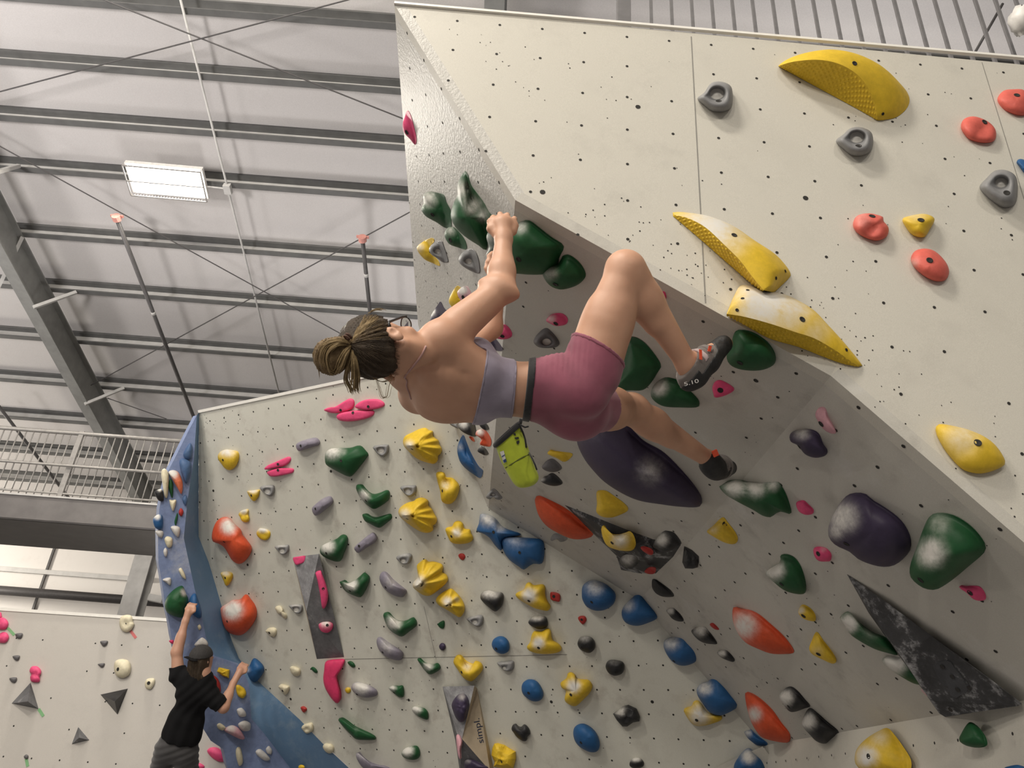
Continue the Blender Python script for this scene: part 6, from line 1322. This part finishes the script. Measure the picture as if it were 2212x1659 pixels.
Z8 = lambda x, y: (1040+x/8.73, 880+y/8.73)
b = MB(); b.tube([bagpt(*Z8(x, y), .001) for x, y in ((455, 1140), (560, 1075), (700, 985), (800, 930), (900, 888))], .0022, 6); b.obj('seam', [simple('dark_thread', (.10, .12, .02), .8)], cb, True)
b = MB(); b.tube([bagpt(*Z8(x, y), .002) for x, y in ((700, 300), (770, 450), (820, 600), (845, 760))], .004, 6); b.obj('side_piping', [M_BLACKC], cb, True)
b = MB(); b.tube([bagpt(*Z8(x, y), .002) for x, y in ((900, 860), (960, 970), (1010, 1080), (1045, 1180))], .003, 6); b.obj('side_piping', [M_BLACKC], cb, True)
b = MB()
for poly in (((600, 490), (640, 485), (650, 525), (610, 520)), ((620, 570), (700, 555), (712, 590), (660, 600), (630, 590)), ((655, 640), (715, 620), (718, 660), (690, 700), (670, 690))):
    b.add([bagpt(*Z8(x, y), .004) for x, y in poly], [tuple(range(len(poly)))])
b.obj('emblem', [M_BLACKC], cb)
b = MB(); b.add([bagpt(*Z8(x, y), .003) for x, y in ((345, 840), (420, 815), (470, 1020), (420, 1060))], [(0, 1, 2, 3)]); b.add([bagpt(*Z8(x, y), .0045) for x, y in ((405, 1000), (460, 965), (475, 1025), (425, 1045))], [(0, 1, 2, 3)], 1)
b.add([bagpt(*Z8(x, y), .0045) for x, y in ((380, 925), (440, 885), (445, 900), (385, 945))], [(0, 1, 2, 3)], 1); b.obj('logo_patch', [M_WHITE, simple('blue_print', (.02, .06, .2), .6)], cb)
b = MB(); b.tube([Wd(1126, 905, 2.63), Wd(1124, 914, 2.63), Wd(1121, 921, 2.64)], .006, 8); b.tube([Wd(1122, 917, 2.62), Wd(1134, 923, 2.62), Wd(1142, 921, 2.62)], .003, 6); b.tube([Wd(1120, 914, 2.64), Wd(1108, 922, 2.65), Wd(1096, 936, 2.66)], .003, 6); b.obj('buckle_loop', [M_BLACKC], cb, True)

# ---- the man on the blue wall ---------------------------------------------------------------------------------
DM = 7.25; q = lambda x, y, d=0: P(300+x/4.377, 1280+y/4.377, DM+d)
um = unit(VC(.28, -.96, .0)); rm = unit(VC(.93, .30, .15)); rm = unit(rm-um*(rm @ um)); bm = np.cross(rm, um); bm = bm if bm @ FW > 0 else -bm
MX = (um, rm, bm)
MAN = empty('person', q(400, 1500), 'man in black T-shirt and backward dark cap, climbing the blue wall', 'person')
chm, abd, hpm = q(540, 930), q(440, 1230), q(370, 1450)
sl_, sr_ = q(372, 790, .02), q(655, 955, -.02); e_l, w_l, h_l = q(358, 560, .08), q(440, 270, .2), q(470, 180, .24)
e_r, w_r, h_r = q(800, 1085, -.02), q(890, 860, .2), q(955, 745, .3)
hm = q(590, 620, .02); kl, kr = q(150, 1850, .12), q(480, 1900, .12); fl_, fr_ = q(180, 2350, .3), q(450, 2450, .3)
pts = np.array([h_l, h_r, fl_, fr_, hm, chm]); SM = SDF(pts.min(0)-.22, pts.max(0)+.24, .0095)
SM.ell(chm, MX, (.20, .165, .105), .05); SM.ell(abd, MX, (.20, .145, .10), .06); SM.ell(hpm, MX, (.13, .155, .11), .06)
nm_ = chm+um*.19; SM.cone(nm_, hm-um*.06, .062, .058, .04); SM.cone(nm_, sl_, .055, .062, .05); SM.cone(nm_, sr_, .055, .062, .05)
def arm(S_, a, e, w_, h, g=0, only=None, cut=None):
    S_.cone(a, e, .062+g, .046+g, .03, cut)
    if only: return
    S_.cone(e, w_, .046, .031, .03); S_.cone(e, e+(w_-e)*.5, .044, .042, .03); S_.cone(w_, h, .030, .036, .02)
    ax = unit(h-w_); sd = unit(np.cross(ax, FW))
    for i in range(4):
        s0 = h+sd*(.022*(i-1.5))+ax*.02; s1 = s0+ax*.035+FW*.02; s2 = s1+ax*.005+FW*.04; S_.path([h, s0, s1, s2], [.013, .012, .011, .010], .008)
    S_.path([h-sd*.03-ax*.01, h-sd*.052+ax*.012, h-sd*.05+ax*.035+FW*.02], [.015, .0125, .0105], .01)
arm(SM, sl_, e_l, w_l, h_l); arm(SM, sr_, e_r, w_r, h_r)
for hpx, k_, f_ in ((hpm-rm*.085-um*.05, kl, fl_), (hpm+rm*.085-um*.05, kr, fr_)):
    SM.cone(hpx, k_, .095, .062, .05); SM.cone(k_, f_, .060, .040, .03); SM.cone(f_, f_+bm*.16-um*.03, .040, .034, .03)
fm_ = unit(VC(.55, -.05, .83)); um2 = unit(VC(.10, -.98, .05)); um2 = unit(um2-fm_*(um2 @ fm_)); rm2 = np.cross(fm_, um2); rm2 = rm2 if rm2 @ RT > 0 else -rm2
H2 = (um2, rm2, fm_)
SM.ell(hm, H2, (.105, .078, .098), .03); SM.ell(hm-um2*.06+fm_*.045, H2, (.07, .056, .06), .04); SM.cone(hm+fm_*.10, hm-um2*.04+fm_*.118, .010, .014, .012); SM.ell(hm-um2*.115+fm_*.08, H2, (.02, .024, .02), .02)
for sg in (1, -1):
    SM.ell(hm-um2*.02+rm2*sg*.08, (um2, unit(rm2*sg-fm_*.5), unit(fm_+rm2*sg*.4)), (.032, .010, .02), .008)
    SM.groove(hm-um2*.01+fm_*.095+rm2*sg*.02, hm-um2*.01+fm_*.088+rm2*sg*.045, .015, .007)
sdf_obj('body', SM, SM.f, M_SKIN2, MAN)
ST = SDF(SM.lo, SM.lo+SM.vox*(SM.n-1), SM.vox)
ST.ell(chm, MX, (.215, .18, .12), .05); ST.ell(abd, MX, (.215, .165, .115), .06); ST.ell(abd-um*.13, MX, (.14, .175, .125), .06); ST.cone(nm_-um*.02, sl_, .060, .075, .05); ST.cone(nm_-um*.02, sr_, .060, .075, .05)
ul = unit(e_l-sl_); ur = unit(e_r-sr_)
ST.cone(sl_, e_l, .076, .070, .03, (sl_+ul*.085, ul)); ST.cone(sr_, e_r, .080, .074, .03, (sr_+ur*.17, ur))
ft = np.maximum(np.maximum(ST.f, ST.planef(hpm+um*.06, -um)), ST.planef(nm_+um*.03, um))
g = [ST.lo[i]+ST.vox*np.arange(ST.n[i]) for i in range(3)]
ft = ft+(.004*np.sin(dotf(unit(VC(.8, .6, 0)), chm)*2*math.pi/.09+3*np.sin(dotf(unit(VC(0, 1, 0)), chm)*9))).astype(np.float32)
sdf_obj('t_shirt', ST, ft, M_TEE, MAN, 2)
SPn = SDF(SM.lo, SM.lo+SM.vox*(SM.n-1), SM.vox)
SPn.ell(hpm, MX, (.145, .17, .122), .06)
for hpx, k_, f_ in ((hpm-rm*.085-um*.05, kl, fl_), (hpm+rm*.085-um*.05, kr, fr_)): SPn.cone(hpx, k_, .112, .085, .05); SPn.cone(k_, f_, .082, .062, .03)
fp = np.maximum(SPn.f, SPn.planef(hpm+um*.10, um))
fp = fp+(.004*np.sin(dotf(unit(VC(.3, 1, 0)), hpm)*2*math.pi/.06)).astype(np.float32)
sdf_obj('trousers', SPn, fp, M_PANT, MAN, 2)
SHm = SDF(hm-.3, hm+.3, .008)
SHm.ell(hm-um2*.02-fm_*.012, H2, (.112, .093, .105), .02); SHm.ell(hm-um2*.11-fm_*.05-rm2*.01, H2, (.10, .088, .062), .05); SHm.ell(hm-um2*.14-fm_*.055-rm2*.05, H2, (.07, .05, .05), .04); SHm.ell(hm-um2*.150-fm_*.060+rm2*.01, H2, (.095, .090, .052), .04)
fhm = np.maximum(np.maximum(SHm.f, SHm.planef(hm+fm_*.035, unit(fm_-um2*.2))), SHm.planef(hm+um2*.05, um2))
g = [SHm.lo[i]+SHm.vox*np.arange(SHm.n[i]) for i in range(3)]
sdf_obj('hair', SHm, fhm+(.004*np.sin(dotf(rm2, hm)*2*math.pi/.022)).astype(np.float32), M_HAIR, MAN, 1)
SCp = SDF(hm-.3, hm+.3, .007); SCp.ell(hm+um2*.012-fm_*.004, H2, (.112, .098, .113), .01)
capo = sdf_obj('cap', SCp, np.maximum(SCp.f, SCp.planef(hm+um2*.022, -unit(um2+fm_*.12))), simple('charcoal_cap', (.035, .033, .033), .85, 0, .2, 60), MAN, 1)
SBr = SDF(hm-.3, hm+.3, .006); SBr.ell(hm+um2*.020-fm_*.10, (um2, rm2, fm_), (.10, .080, .085), 0)
brim = np.maximum(np.maximum(SBr.f, np.abs(SBr.planef(hm+um2*.030-fm_*.1, unit(um2+fm_*.25)))-.005), SBr.planef(hm-fm_*.085, fm_))
sdf_obj('cap_strap', SBr, np.maximum(brim, -SBr.planef(hm-fm_*.135, fm_)), M_TEE, capo, 1)
